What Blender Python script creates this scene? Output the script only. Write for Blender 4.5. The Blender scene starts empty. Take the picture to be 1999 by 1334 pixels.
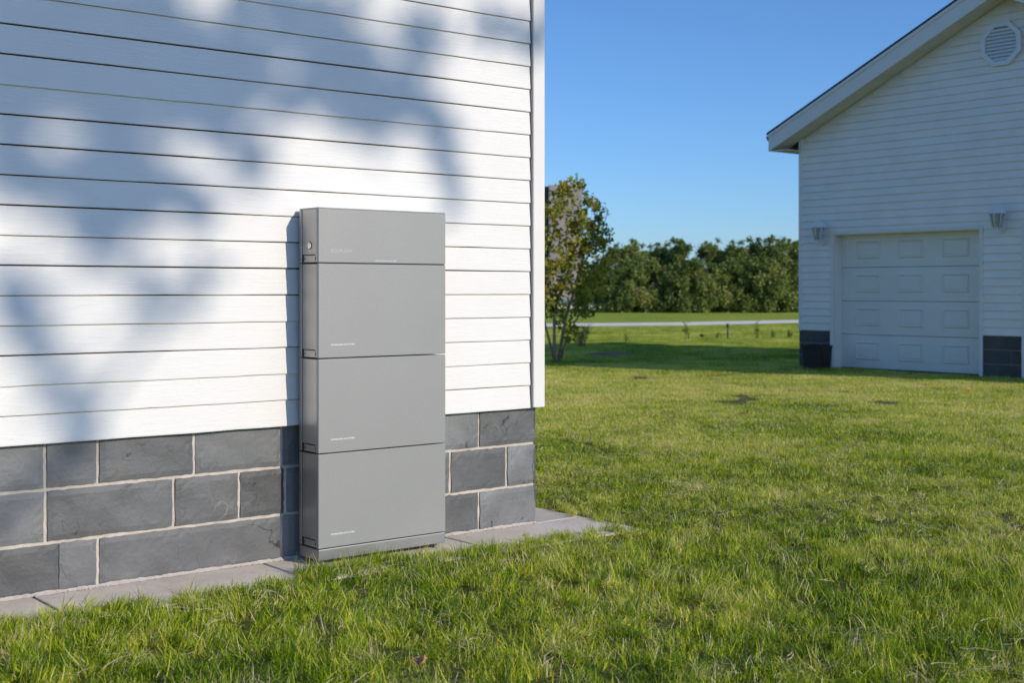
import bpy, bmesh, math, random
import numpy as np
from mathutils import Vector, Matrix

random.seed(7)
rng = np.random.default_rng(11)
scene = bpy.context.scene
COL = scene.collection
R = math.radians

# ------------------------------------------------------------------ camera
FPX = 2553.0            # focal length in pixels of the 1999 px wide photograph
H = 1.23                # camera height
cam_d = bpy.data.cameras.new("camera")
cam = bpy.data.objects.new("camera", cam_d)
COL.objects.link(cam)
cam.location = (0, 0, H)
cam.rotation_euler = (R(90), 0, 0)
cam_d.sensor_width = 36
cam_d.lens = 36 * FPX / 1999
cam_d.shift_y = -100.0 / 1999
cam_d.clip_start = 0.1
cam_d.clip_end = 6000
cam_d.dof.use_dof = True
cam_d.dof.focus_distance = 6.0
cam_d.dof.aperture_fstop = 4.4
scene.camera = cam

# ------------------------------------------------------------------ light
SUN_H = Vector((0.805, -0.593, 0)).normalized()
SUN_EL = math.atan(0.42)
SUN = Vector((SUN_H.x * math.cos(SUN_EL), SUN_H.y * math.cos(SUN_EL), math.sin(SUN_EL)))
world = bpy.data.worlds.new("World")
scene.world = world
world.use_nodes = True
wn = world.node_tree.nodes
wl = world.node_tree.links
for n in list(wn): wn.remove(n)
sky = wn.new('ShaderNodeTexSky')
sky.sky_type = 'NISHITA'
sky.sun_disc = False
sky.sun_elevation = SUN_EL
sky.sun_rotation = math.atan2(SUN.x, SUN.y)
sky.air_density = 0.85
sky.dust_density = 0.45
sky.ozone_density = 8.0
bg = wn.new('ShaderNodeBackground')
bg.inputs['Strength'].default_value = 0.12
wo = wn.new('ShaderNodeOutputWorld')
wl.new(sky.outputs[0], bg.inputs[0])
wl.new(bg.outputs[0], wo.inputs[0])
sl = bpy.data.lights.new("sun", 'SUN')
sl.energy = 2.5
sl.angle = R(0.55)
sl.color = (1.0, 0.885, 0.73)
so = bpy.data.objects.new("sun", sl)
COL.objects.link(so)
so.rotation_euler = SUN.to_track_quat('Z', 'Y').to_euler()
so.location = (20, -15, 12)
scene.view_settings.view_transform = 'Standard'
scene.view_settings.look = 'None'
scene.view_settings.exposure = 0.38
scene.view_settings.gamma = 1.0
scene.cycles.max_bounces = 6
scene.cycles.transparent_max_bounces = 8

# ------------------------------------------------------------------ helpers
def link(o, parent=None):
    COL.objects.link(o)
    if parent is not None: o.parent = parent
    return o

def tag(o, label=None, cat=None, group=None, kind=None):
    if label: o['label'] = label
    if cat: o['category'] = cat
    if group: o['group'] = group
    if kind: o['kind'] = kind
    return o

def empty(name, loc, rz=0, label=None, cat=None, group=None):
    o = bpy.data.objects.new(name, None)
    o.empty_display_size = 0.2
    o.location = loc
    o.rotation_euler = (0, 0, rz)
    link(o)
    return tag(o, label, cat, group)

def mesh_obj(name, verts, faces, mats, parent=None, smooth=False, fmat=None):
    me = bpy.data.meshes.new(name)
    me.from_pydata([tuple(v) for v in verts], [], [tuple(f) for f in faces])
    if not isinstance(mats, (list, tuple)): mats = [mats]
    for m in mats: me.materials.append(m)
    if fmat is not None: me.polygons.foreach_set('material_index', fmat)
    if smooth: me.polygons.foreach_set('use_smooth', [True] * len(me.polygons))
    me.update()
    o = bpy.data.objects.new(name, me)
    return link(o, parent)

def bm_obj(name, bm, mat, parent=None, smooth=False):
    me = bpy.data.meshes.new(name)
    bmesh.ops.recalc_face_normals(bm, faces=bm.faces)
    bm.to_mesh(me); bm.free()
    if not isinstance(mat, (list, tuple)): mat = [mat]
    for m in mat: me.materials.append(m)
    if smooth: me.polygons.foreach_set('use_smooth', [True] * len(me.polygons))
    o = bpy.data.objects.new(name, me)
    return link(o, parent)

def add_box(bm, x0, x1, y0, y1, z0, z1, bevel=0.0, seg=2, mi=0):
    vs = [bm.verts.new((x, y, z)) for z in (z0, z1) for y in (y0, y1) for x in (x0, x1)]
    idx = [(0,2,3,1),(4,5,7,6),(0,1,5,4),(2,6,7,3),(0,4,6,2),(1,3,7,5)]
    fs = [bm.faces.new([vs[i] for i in f]) for f in idx]
    for f in fs: f.material_index = mi
    if bevel > 0:
        es = list({e for f in fs for e in f.edges})
        bmesh.ops.bevel(bm, geom=es, offset=bevel, segments=seg, profile=0.5, affect='EDGES')
    return vs

def box(name, x0, x1, y0, y1, z0, z1, mat, parent=None, bevel=0.0, seg=2):
    bm = bmesh.new()
    add_box(bm, x0, x1, y0, y1, z0, z1, bevel, seg)
    return bm_obj(name, bm, mat, parent)

def add_prism(bm, pts, axis_from, axis_to, axis='y', mi=0):
    """extrude a polygon; axis y: pts are (x,z); axis x: pts are (y,z); axis z: pts (x,y)"""
    def mk(p, a):
        if axis == 'y': return (p[0], a, p[1])
        if axis == 'x': return (a, p[0], p[1])
        return (p[0], p[1], a)
    A = [bm.verts.new(mk(p, axis_from)) for p in pts]
    B = [bm.verts.new(mk(p, axis_to)) for p in pts]
    fs = [bm.faces.new(A), bm.faces.new(B[::-1])]
    n = len(pts)
    for i in range(n):
        fs.append(bm.faces.new([A[i], B[i], B[(i+1) % n], A[(i+1) % n]]))
    for f in fs: f.material_index = mi
    return fs

def add_tube(bm, pts, radii, seg=8, cap=True, mi=0):
    rings = []
    n = len(pts)
    pts = [Vector(p) for p in pts]
    for i, p in enumerate(pts):
        d = (pts[min(i+1, n-1)] - pts[max(i-1, 0)])
        if d.length < 1e-9: d = Vector((0, 0, 1))
        d.normalize()
        a = d.orthogonal().normalized() if i == 0 else (prev - d * prev.dot(d)).normalized()
        prev = a
        b = d.cross(a)
        r = radii[i] if hasattr(radii, '__len__') else radii
        rings.append([bm.verts.new(p + (a * math.cos(t) + b * math.sin(t)) * r) for t in [2*math.pi*k/seg for k in range(seg)]])
    for i in range(n-1):
        for k in range(seg):
            f = bm.faces.new([rings[i][k], rings[i][(k+1) % seg], rings[i+1][(k+1) % seg], rings[i+1][k]])
            f.smooth = True; f.material_index = mi
    if cap:
        bm.faces.new(rings[0][::-1]).material_index = mi
        bm.faces.new(rings[-1]).material_index = mi

def add_lathe(bm, prof, cx=0, cy=0, seg=24, mi=0):
    rings = []
    for r, z in prof:
        rings.append([bm.verts.new((cx + max(r, 1e-4)*math.cos(t), cy + max(r, 1e-4)*math.sin(t), z)) for t in [2*math.pi*k/seg for k in range(seg)]])
    for i in range(len(prof)-1):
        for k in range(seg):
            f = bm.faces.new([rings[i][k], rings[i][(k+1)%seg], rings[i+1][(k+1)%seg], rings[i+1][k]])
            f.smooth = True; f.material_index = mi
    bm.faces.new(rings[0][::-1]); bm.faces.new(rings[-1])

# ------------------------------------------------------------------ material helpers
class NT:
    def __init__(s, name):
        s.m = bpy.data.materials.new(name)
        s.m.use_nodes = True
        s.t = s.m.node_tree
        s.b = s.t.nodes['Principled BSDF']
        s.out = s.t.nodes['Material Output']
    def n(s, typ, **kw):
        nd = s.t.nodes.new(typ)
        for k, v in kw.items():
            if k.startswith('i_'): nd.inputs[k[2:].replace('_', ' ')].default_value = v
            else: setattr(nd, k, v)
        return nd
    def l(s, a, b): s.t.links.new(a, b)
    def coord(s, kind='Object', scale=(1, 1, 1)):
        tc = s.n('ShaderNodeTexCoord')
        mp = s.n('ShaderNodeMapping')
        mp.inputs['Scale'].default_value = scale
        s.l(tc.outputs[kind], mp.inputs['Vector'])
        return mp.outputs[0]
    def world(s, scale=(1, 1, 1)):
        g = s.n('ShaderNodeNewGeometry')
        mp = s.n('ShaderNodeMapping')
        mp.inputs['Scale'].default_value = scale
        s.l(g.outputs['Position'], mp.inputs['Vector'])
        return mp.outputs[0]
    def noise(s, vec, scale, detail=4, rough=0.55, dist=0.0):
        nd = s.n('ShaderNodeTexNoise')
        nd.inputs['Scale'].default_value = scale
        nd.inputs['Detail'].default_value = detail
        nd.inputs['Roughness'].default_value = rough
        nd.inputs['Distortion'].default_value = dist
        s.l(vec, nd.inputs['Vector'])
        return nd.outputs['Fac']
    def ramp(s, fac, stops, interp='LINEAR'):
        nd = s.n('ShaderNodeValToRGB')
        cr = nd.color_ramp
        cr.interpolation = interp
        while len(cr.elements) > 1: cr.elements.remove(cr.elements[-1])
        for i, (p, c) in enumerate(stops):
            e = cr.elements[0] if i == 0 else cr.elements.new(p)
            e.position = p
            e.color = (c, c, c, 1) if not hasattr(c, '__len__') else (*c, 1)
        s.l(fac, nd.inputs[0])
        return nd.outputs[0]
    def mix(s, fac, a, b, mode='MIX'):
        nd = s.n('ShaderNodeMix', data_type='RGBA', blend_type=mode)
        nd.clamp_factor = True
        for v, k in ((fac, 0), (a, 6), (b, 7)):
            if hasattr(v, 'links'): s.l(v, nd.inputs[k])
            elif hasattr(v, '__len__'): nd.inputs[k].default_value = (*v, 1)
            else: nd.inputs[k].default_value = v
        return nd.outputs[2]
    def math(s, op, a, b=None):
        nd = s.n('ShaderNodeMath', operation=op)
        for v, k in ((a, 0), (b, 1)):
            if v is None: continue
            if hasattr(v, 'links'): s.l(v, nd.inputs[k])
            else: nd.inputs[k].default_value = v
        return nd.outputs[0]
    def bump(s, h, strength=0.3, dist=0.01, prev=None):
        nd = s.n('ShaderNodeBump')
        nd.inputs['Strength'].default_value = strength
        nd.inputs['Distance'].default_value = dist
        s.l(h, nd.inputs['Height'])
        if prev is not None: s.l(prev, nd.inputs['Normal'])
        return nd.outputs[0]
    def fin(s, color=None, rough=None, metal=None, normal=None, spec=None):
        for v, k in ((color, 'Base Color'), (rough, 'Roughness'), (metal, 'Metallic'), (spec, 'Specular IOR Level')):
            if v is None: continue
            if hasattr(v, 'links'): s.l(v, s.b.inputs[k])
            elif hasattr(v, '__len__'): s.b.inputs[k].default_value = (*v, 1)
            else: s.b.inputs[k].default_value = v
        if normal is not None: s.l(normal, s.b.inputs['Normal'])
        return s.m

def mat_siding():
    t = NT('white_siding')
    v = t.coord('Object', (0.9, 8, 11))
    g = t.noise(v, 9, 5, 0.65, 1.2)
    v2 = t.coord('Object', (1, 1, 1))
    dirt = t.noise(v2, 2.2, 5, 0.6)
    fine = t.noise(v2, 90, 3, 0.6)
    c = t.ramp(dirt, [(0.3, (0.80, 0.785, 0.755)), (0.6, (0.83, 0.82, 0.795))])
    c = t.mix(t.ramp(fine, [(0.62, 0.0), (0.8, 0.25)]), c, (0.66, 0.64, 0.6))
    b = t.bump(g, 0.55, 0.004)
    b = t.bump(fine, 0.12, 0.002, b)
    return t.fin(c, 0.55, 0, b, 0.35)

def mat_plain(name, col, rough=0.6, metal=0.0, var=0.08, scale=12, bump=0.1, spec=0.4):
    t = NT(name)
    v = t.coord('Object')
    n1 = t.noise(v, scale, 5, 0.6)
    lo = tuple(max(0, c * (1 - var)) for c in col); hi = tuple(c * (1 + var) for c in col)
    c = t.ramp(n1, [(0.3, lo), (0.7, hi)])
    n2 = t.noise(v, scale * 8, 3, 0.6)
    b = t.bump(n2, bump, 0.002)
    return t.fin(c, rough, metal, b, spec)

def mat_slate(name, base=(0.158, 0.162, 0.165), mul=1.0):
    t = NT(name)
    v = t.coord('Object')
    at = t.n('ShaderNodeAttribute', attribute_name='tone')
    seed = at.outputs['Fac']
    comb = t.n('ShaderNodeCombineXYZ'); t.l(seed, comb.inputs[0]); t.l(seed, comb.inputs[1])
    va = t.n('ShaderNodeVectorMath', operation='MULTIPLY_ADD')
    t.l(comb.outputs[0], va.inputs[0]); va.inputs[1].default_value = (37, 91, 0); t.l(v, va.inputs[2])
    v = va.outputs[0]
    big = t.noise(v, 2.5, 3, 0.5, 0.6)
    med = t.noise(v, 7, 6, 0.62, 0.2)
    fine = t.noise(v, 120, 4, 0.7)
    lo = tuple(b * 0.72 * mul for b in base); hi = tuple(b * 1.32 * mul for b in base)
    c = t.ramp(big, [(0.25, lo), (0.72, hi)])
    tone = t.ramp(seed, [(0, 0.52), (1, 1.4)])
    c = t.mix(1.0, c, tone, 'MULTIPLY')
    c = t.mix(t.ramp(med, [(0.58, 0.0), (0.78, 0.45)]), c, tuple(m * mul for m in (0.20, 0.185, 0.155)))
    c = t.mix(t.ramp(fine, [(0.64, 0.0), (0.74, 0.55)]), c, tuple(m * mul for m in (0.36, 0.35, 0.33)))
    crn = t.noise(v, 2.1, 4, 0.55, 1.1)
    cra = t.math('ABSOLUTE', t.math('SUBTRACT', crn, 0.5))
    crk = t.math('MULTIPLY', t.ramp(cra, [(0.0, 1.0), (0.0035, 0.0)]), t.ramp(t.noise(v, 6, 3), [(0.5, 0.0), (0.56, 0.9)]))
    c = t.mix(crk, c, tuple(m * mul for m in (0.02, 0.02, 0.02)))
    # cleft layers: stepped low noise
    st = t.noise(v, 3.6, 5, 0.6, 0.35)
    stp = t.n('ShaderNodeMath', operation='SNAP'); t.l(st, stp.inputs[0]); stp.inputs[1].default_value = 0.085
    crack = t.n('ShaderNodeTexVoronoi', feature='DISTANCE_TO_EDGE'); crack.inputs['Scale'].default_value = 1.9
    dv = t.n('ShaderNodeVectorMath', operation='ADD'); nv = t.n('ShaderNodeTexNoise'); nv.inputs['Scale'].default_value = 5
    t.l(v, nv.inputs['Vector']); t.l(v, dv.inputs[0]); sc = t.n('ShaderNodeVectorMath', operation='SCALE'); sc.inputs['Scale'].default_value = 0.35
    t.l(nv.outputs['Color'], sc.inputs[0]); t.l(sc.outputs[0], dv.inputs[1]); t.l(dv.outputs[0], crack.inputs['Vector'])
    vein = t.ramp(crack.outputs['Distance'], [(0.0, 1.0), (0.006, 0.0)])
    vmask = t.ramp(t.noise(v, 1.7, 2), [(0.58, 0.0), (0.66, 0.5)])
    vv = t.math('MULTIPLY', vein, vmask)
    c = t.mix(vv, c, tuple(m * mul for m in (0.36, 0.30, 0.24)))
    b = t.bump(stp.outputs[0], 0.9, 0.03)
    b = t.bump(med, 0.7, 0.016, b)
    b = t.bump(fine, 0.5, 0.002, b)
    return t.fin(c, 0.55, 0, b, 0.45)

def mat_mortar():
    t = NT('mortar')
    v = t.coord('Object')
    c = t.ramp(t.noise(v, 14, 5, 0.6), [(0.3, (0.50, 0.45, 0.385)), (0.7, (0.68, 0.62, 0.55))])
    return t.fin(c, 0.9, 0, t.bump(t.noise(v, 110, 4, 0.7), 0.7, 0.004), 0.2)

def mat_concrete():
    t = NT('concrete')
    v = t.coord('Object')
    c = t.ramp(t.noise(v, 2.6, 6, 0.65), [(0.3, (0.64, 0.56, 0.46)), (0.55, (0.80, 0.71, 0.59)), (0.75, (0.86, 0.78, 0.66))])
    d = t.noise(v, 22, 5, 0.7)
    c = t.mix(t.ramp(d, [(0.56, 0.0), (0.72, 0.6)]), c, (0.46, 0.39, 0.32))
    g = t.noise(v, 160, 3, 0.7)
    c = t.mix(t.ramp(g, [(0.6, 0.0), (0.75, 0.5)]), c, (0.2, 0.18, 0.15))
    b = t.bump(d, 0.5, 0.006); b = t.bump(g, 0.6, 0.002, b)
    return t.fin(c, 0.88, 0, b, 0.2)

def mat_cabinet_front():
    t = NT('cabinet_front_paint')
    v = t.coord('Object')
    f = t.noise(v, 420, 2, 0.6)
    s = t.noise(v, 3, 3, 0.5)
    c = t.ramp(s, [(0.3, (0.308, 0.311, 0.305)), (0.7, (0.322, 0.325, 0.318))])
    c = t.mix(t.ramp(f, [(0.5, 0.0), (0.75, 0.28)]), c, (0.52, 0.52, 0.51))
    c = t.mix(t.ramp(f, [(0.25, 0.25), (0.42, 0.0)]), c, (0.27, 0.275, 0.27))
    return t.fin(c, 0.5, 0.25, t.bump(f, 0.25, 0.0008), 0.4)

def mat_metal(name, col, rough):
    t = NT(name)
    v = t.coord('Object')
    f = t.noise(v, 300, 2, 0.6)
    sm = t.noise(v, 2.5, 3, 0.6)
    c = t.ramp(sm, [(0.3, tuple(x * 0.93 for x in col)), (0.7, col)])
    r = t.ramp(sm, [(0.3, rough * 0.9), (0.7, min(1, rough * 1.15))])
    return t.fin(c, r, 0.85, t.bump(f, 0.05, 0.0006), 0.5)

def leaf_mat(name, stops, trans=0.35, scale=0.9, rough=0.5):
    """leaf colour: per-leaf 'tone' attribute + slow variation through the crown"""
    t = NT(name)
    at = t.n('ShaderNodeAttribute', attribute_name='tone')
    v = t.coord('Object')
    n = t.noise(v, scale, 3, 0.6)
    x = t.math('ADD', t.math('MULTIPLY', at.outputs['Fac'], 0.65), t.math('MULTIPLY', n, 0.5))
    oi = t.n('ShaderNodeObjectInfo')
    x = t.math('ADD', x, t.math('MULTIPLY', t.math('SUBTRACT', oi.outputs['Random'], 0.5), 0.14))
    c = t.ramp(x, stops)
    t.fin(c, rough, 0, None, 0.35)
    tr = t.n('ShaderNodeBsdfTranslucent')
    hs = t.mix(1.0, c, (1.0, 1.05, 0.5), 'MULTIPLY')
    t.l(hs, tr.inputs[0])
    mx = t.n('ShaderNodeMixShader'); mx.inputs[0].default_value = trans
    t.l(t.b.outputs[0], mx.inputs[1]); t.l(tr.outputs[0], mx.inputs[2])
    t.l(mx.outputs[0], t.out.inputs[0])
    return t.m

def bark_mat(name, a, b):
    t = NT(name)
    v = t.coord('Object', (1, 1, 0.35))
    n = t.noise(v, 28, 5, 0.65)
    return t.fin(t.ramp(n, [(0.35, a), (0.65, b)]), 0.85, 0, t.bump(n, 0.6, 0.01), 0.2)

def mat_grass():
    t = NT('grass_blades')
    at = t.n('ShaderNodeAttribute', attribute_name='tone')
    w = t.world()
    n1 = t.noise(w, 0.55, 4, 0.6)
    n2 = t.noise(w, 3.0, 4, 0.6)
    x = t.math('ADD', t.math('SUBTRACT', t.math('MULTIPLY', at.outputs['Fac'], 0.8), 0.13), t.math('MULTIPLY', t.math('SUBTRACT', n1, 0.5), 1.3))
    x = t.math('ADD', x, t.math('MULTIPLY', t.math('SUBTRACT', n2, 0.5), 0.8))
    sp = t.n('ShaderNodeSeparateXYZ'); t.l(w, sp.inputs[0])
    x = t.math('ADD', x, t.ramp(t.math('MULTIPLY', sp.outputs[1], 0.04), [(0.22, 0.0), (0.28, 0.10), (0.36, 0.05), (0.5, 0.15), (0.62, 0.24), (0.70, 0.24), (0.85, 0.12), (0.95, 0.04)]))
    c = t.ramp(x, [(0.0, (0.06, 0.14, 0.006)), (0.17, (0.26, 0.42, 0.010)), (0.34, (0.53, 0.64, 0.025)), (0.52, (0.76, 0.71, 0.08)), (0.68, (0.88, 0.74, 0.36))])
    dry = t.ramp(at.outputs['Fac'], [(0.9, 0.0), (0.93, 1.0)])
    c = t.mix(dry, c, (0.82, 0.70, 0.48))
    t.fin(c, 0.5, 0, None, 0.25)
    tr = t.n('ShaderNodeBsdfTranslucent'); t.l(t.mix(1.0, c, (1.0, 1.1, 0.5), 'MULTIPLY'), tr.inputs[0])
    mx = t.n('ShaderNodeMixShader'); mx.inputs[0].default_value = 0.36
    t.l(t.b.outputs[0], mx.inputs[1]); t.l(tr.outputs[0], mx.inputs[2]); t.l(mx.outputs[0], t.out.inputs[0])
    return t.m

def mat_ground():
    t = NT('ground_soil_and_turf')
    w = t.world()
    n1 = t.noise(w, 0.25, 5, 0.6); n2 = t.noise(w, 3.5, 5, 0.65); n3 = t.noise(w, 45, 4, 0.7)
    soil = t.ramp(n3, [(0.3, (0.07, 0.085, 0.02)), (0.55, (0.15, 0.155, 0.045)), (0.7, (0.34, 0.27, 0.15))])
    turf = t.ramp(t.math('ADD', t.math('MULTIPLY', n1, 0.5), t.math('MULTIPLY', n2, 0.5)), [(0.35, (0.28, 0.40, 0.035)), (0.5, (0.42, 0.50, 0.06)), (0.65, (0.54, 0.54, 0.10))])
    turf = t.mix(t.ramp(t.noise(w, 14, 4, 0.7), [(0.35, 0.5), (0.6, 0.0)]), turf, (0.05, 0.11, 0.015))
    sep = t.n('ShaderNodeSeparateXYZ'); t.l(w, sep.inputs[0])
    far = t.ramp(t.math('MULTIPLY', sep.outputs[1], 0.01), [(0.24, 0.0), (0.34, 1.0)])
    c = t.mix(far, soil, turf)
    b = t.bump(n3, 0.7, 0.03); b = t.bump(n2, 0.6, 0.08, b)
    return t.fin(c, 0.95, 0, b, 0.1)

M = dict(
    siding=mat_siding(),
    trim=mat_plain('white_trim', (0.80, 0.785, 0.75), 0.5, 0, 0.03, 5, 0.05),
    slate=mat_slate('slate_cladding'),
    gslate=mat_slate('dark_slate_cladding', mul=0.75),
    mortar=mat_mortar(),
    concrete=mat_concrete(),
    front=mat_cabinet_front(),
    side=mat_metal('brushed_side_metal', (0.42, 0.415, 0.405), 0.38),
    plinth=mat_metal('plinth_metal', (0.36, 0.36, 0.36), 0.42),
    dark=mat_plain('black_plastic', (0.018, 0.018, 0.02), 0.5, 0, 0.2, 30),
    chrome=mat_plain('bright_steel', (0.72, 0.72, 0.70), 0.25, 0.9, 0.05),
    print=mat_plain('pale_print', (0.78, 0.78, 0.76), 0.5, 0, 0.02),
    printdim=mat_plain('raised_logo_grey', (0.50, 0.50, 0.49), 0.4, 0.2, 0.02),
    led=mat_plain('light_strip_lens', (0.55, 0.56, 0.56), 0.2, 0, 0.02),
    garage_siding=mat_plain('garage_siding', (0.86, 0.84, 0.80), 0.55, 0, 0.05, 2.5, 0.15),
    garage_door=mat_plain('garage_door_paint', (0.80, 0.79, 0.74), 0.5, 0, 0.04, 2.0, 0.2),
    soffit=mat_plain('soffit_boards', (0.70, 0.66, 0.55), 0.7, 0, 0.12, 4),
    shingle=mat_plain('roof_shingles', (0.055, 0.05, 0.05), 0.9, 0, 0.4, 8, 0.8),
    gutter=mat_plain('gutter_metal', (0.30, 0.31, 0.33), 0.4, 0.3, 0.05),
    lamp_white=mat_plain('lantern_paint', (0.78, 0.79, 0.80), 0.35, 0, 0.03),
    bark=bark_mat('young_bark', (0.20, 0.15, 0.11), (0.40, 0.32, 0.25)),
    bark_dark=bark_mat('dark_bark', (0.07, 0.055, 0.04), (0.16, 0.12, 0.09)),
    grass=mat_grass(),
    ground=mat_ground(),
)
def mat_glass():
    t = NT('lantern_glass')
    t.fin((0.55, 0.60, 0.58), 0.15, 0, None, 0.5)
    t.b.inputs['Transmission Weight'].default_value = 0.75
    return t.m
M['glass'] = mat_glass()
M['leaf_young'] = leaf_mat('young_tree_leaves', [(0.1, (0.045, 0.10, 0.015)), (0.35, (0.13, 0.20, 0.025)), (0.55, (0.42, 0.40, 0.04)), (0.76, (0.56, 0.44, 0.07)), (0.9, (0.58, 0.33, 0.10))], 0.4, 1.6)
M['leaf_far'] = leaf_mat('far_tree_leaves', [(0.15, (0.075, 0.13, 0.035)), (0.4, (0.155, 0.22, 0.055)), (0.65, (0.25, 0.31, 0.08)), (0.95, (0.36, 0.34, 0.11))], 0.25, 0.45)
M['leaf_big'] = leaf_mat('broad_leaves', [(0.2, (0.04, 0.085, 0.015)), (0.9, (0.09, 0.15, 0.03))], 0.25, 0.6)
M['twig'] = mat_plain('dry_twigs', (0.26, 0.18, 0.12), 0.9, 0, 0.3, 30)

# ------------------------------------------------------------------ frames of the two buildings
A2 = Vector((0.778, 0.628)); A2.normalize()        # along the near wall, to the right
N2 = Vector((A2.y, -A2.x))                         # out of the near wall
C0 = Vector((0.1243, 6.9))
HROT = math.atan2(A2.y, A2.x)
def wall_s(px, n=0.0):
    k = (px - 1000) / FPX
    return (k * (C0.y + N2.y * n) - C0.x - N2.x * n) / (A2.x - A2.y * k)
def hw(s, n, z=0.0):
    p = C0 + A2 * s + N2 * n
    return Vector((p.x, p.y, z))
def wall_z(px, py, n=0.0):
    p = hw(wall_s(px, n), n)
    return H + (567 - py) / FPX * p.y
U2 = Vector((0.628, -0.778)); U2.normalize()       # along the garage front, to the right
V2 = Vector((-U2.y, U2.x))                         # into the garage
G0 = Vector((4.595, 20.88))
GROT = math.atan2(U2.y, U2.x)
def gar_x(px, y=0.0):
    k = (px - 1000) / FPX
    return (k * (G0.y + V2.y * y) - G0.x - V2.x * y) / (U2.x - U2.y * k)
def gw(x, y, z=0.0):
    p = G0 + U2 * x + V2 * y
    return Vector((p.x, p.y, z))

# ------------------------------------------------------------------ ground
def gz(x, y):
    return (-0.0065 + 0.003 * np.sin(x * 1.7 + 0.6 * np.sin(y * 0.9)) * np.cos(y * 1.3 + 0.4)
            + 0.002 * np.sin(x * 4.1 + 1.0) * np.sin(y * 3.7))
def axis(lo, hi, step, far, ratio=1.25):
    a = list(np.arange(lo, hi + 1e-6, step))
    d = step
    while a[-1] < far: d *= ratio; a.append(a[-1] + d)
    d = step
    while a[0] > -far: d *= ratio; a.insert(0, a[0] - d)
    return np.array(a)
gx = axis(-5, 14, 0.16, 3500); gy = axis(0, 30, 0.16, 3500)
X, Y = np.meshgrid(gx, gy)
fall = np.clip(1 - (np.hypot(X, Y) - 40) / 60, 0, 1)
Z = gz(X, Y) * fall - 0.02 * (1 - fall)
nx, ny = len(gx), len(gy)
idx = np.arange(nx * ny).reshape(ny, nx)
F = np.stack([idx[:-1, :-1], idx[:-1, 1:], idx[1:, 1:], idx[1:, :-1]], -1).reshape(-1, 4)
g = mesh_obj('ground', np.stack([X, Y, Z], -1).reshape(-1, 3).tolist(), F.tolist(), M['ground'], smooth=True)
tag(g, kind='structure')

# country lane in the distance
def strip(name, pts, w, z, mat):
    vs, fs = [], []
    for i, (x, y) in enumerate(pts):
        vs += [(x, y - w / 2, z), (x, y + w / 2, z)]
        if i: fs.append((2*i-2, 2*i, 2*i+1, 2*i-1))
    o = mesh_obj(name, vs, fs, mat)
    return tag(o, kind='structure')
road_m = mat_plain('pale_road', (0.92, 0.85, 0.68), 0.9, 0, 0.12, 1.2, 0.3)
strip('road', [(-60, 38), (-20, 42.5), (2, 46.0), (6, 47.6), (11.5, 51.5), (14, 53), (30, 59), (90, 78)], 4.3, 0.012, road_m)

# ------------------------------------------------------------------ NEAR HOUSE
house = empty('house', (C0.x, C0.y, 0), HROT, 'white clapboard house with grey stone plinth, its wall in dappled sun behind the grey cabinet', 'house')
S0 = -9.0
ZS = 0.614
EXP = 0.1192
TRIM_L = wall_s(1041, 0.045)
TRIM_R = wall_s(1063, 0.045)
# siding boards (local x = s, local -y = outward)
def siding_rows(zs, exposure, rows, span, n_top, n_bot, gap, seg=0.08, jitter=0.0006, back=0.0):
    vs, fs = [], []
    for r in range(rows):
        z0 = zs + r * exposure
        sp = span(z0, z0 + exposure)
        if sp is None: continue
        for (xa, xb) in sp:
            n = max(1, int((xb - xa) / seg))
            xs = np.linspace(xa, xb, n + 1)
            base = len(vs)
            j = np.cumsum(rng.normal(0, jitter, n + 1)); j = np.clip(j - np.linspace(j[0], j[-1], n + 1), -0.003, 0.003)
            for i, x in enumerate(xs):
                zb = z0 + j[i]
                vs += [(x, -back, zb + 0.001), (x, -n_bot, zb), (x, -n_bot - 0.0012, zb + 0.004), (x, -n_top, z0 + exposure - gap), (x, -back, z0 + exposure - gap)]
            for i in range(n):
                a = base + i * 5
                for k in range(4):
                    fs.append((a + k, a + 5 + k, a + 6 + k, a + 1 + k))
            fs.append((base, base+1, base+2, base+3, base+4)); e = base + n * 5
            fs.append((e+4, e+3, e+2, e+1, e))
    return vs, fs
NB = 0.034
vs, fs = siding_rows(ZS, EXP, 24, lambda a, b: [(S0, TRIM_L - 0.009)], 0.026, NB, 0.0030, back=0.012)
mesh_obj('siding', vs, fs, M['siding'], house)
# structural walls behind boards (house body)
HZ = ZS + 24 * EXP
bm = bmesh.new(); add_box(bm, S0, -0.004, -0.010, 7.0, ZS + 0.012, HZ)
bm_obj('wall', bm, M['dark'], house)
# siding on the end wall (faces right)
bm = bmesh.new()
for r in range(24):
    z0 = ZS + r * EXP
    pts = [(0.0, z0), (0.034, z0), (0.026, z0 + EXP - 0.0045), (0.0, z0 + EXP - 0.0045)]
    add_prism(bm, pts, 0.05, 6.9, 'y')
bm_obj('end_siding', bm, M['siding'], house)
# corner trim (L shaped) and receiving channel
bm = bmesh.new()
prof = [(TRIM_L, -0.050), (TRIM_R, -0.050), (TRIM_R, 0.045), (TRIM_R - 0.022, 0.045), (TRIM_R - 0.022, -0.012), (TRIM_L, -0.012)]
fsn = add_prism(bm, prof, ZS + 0.004, HZ, 'z')
bmesh.ops.bevel(bm, geom=[e for e in bm.edges if abs(e.verts[0].co.z - e.verts[1].co.z) > 1], offset=0.0025, segments=2, affect='EDGES')
bm_obj('corner_trim', bm, M['trim'], house)
bm = bmesh.new(); add_box(bm, TRIM_L - 0.0095, TRIM_L - 0.0035, -0.020, -0.011, ZS - 0.002, HZ - 0.01); add_box(bm, TRIM_L-0.0034, TRIM_L+0.0, -0.040, -0.011, ZS-0.004, HZ-0.01)
bm_obj('trim_channel', bm, M['gutter'], house)
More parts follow.
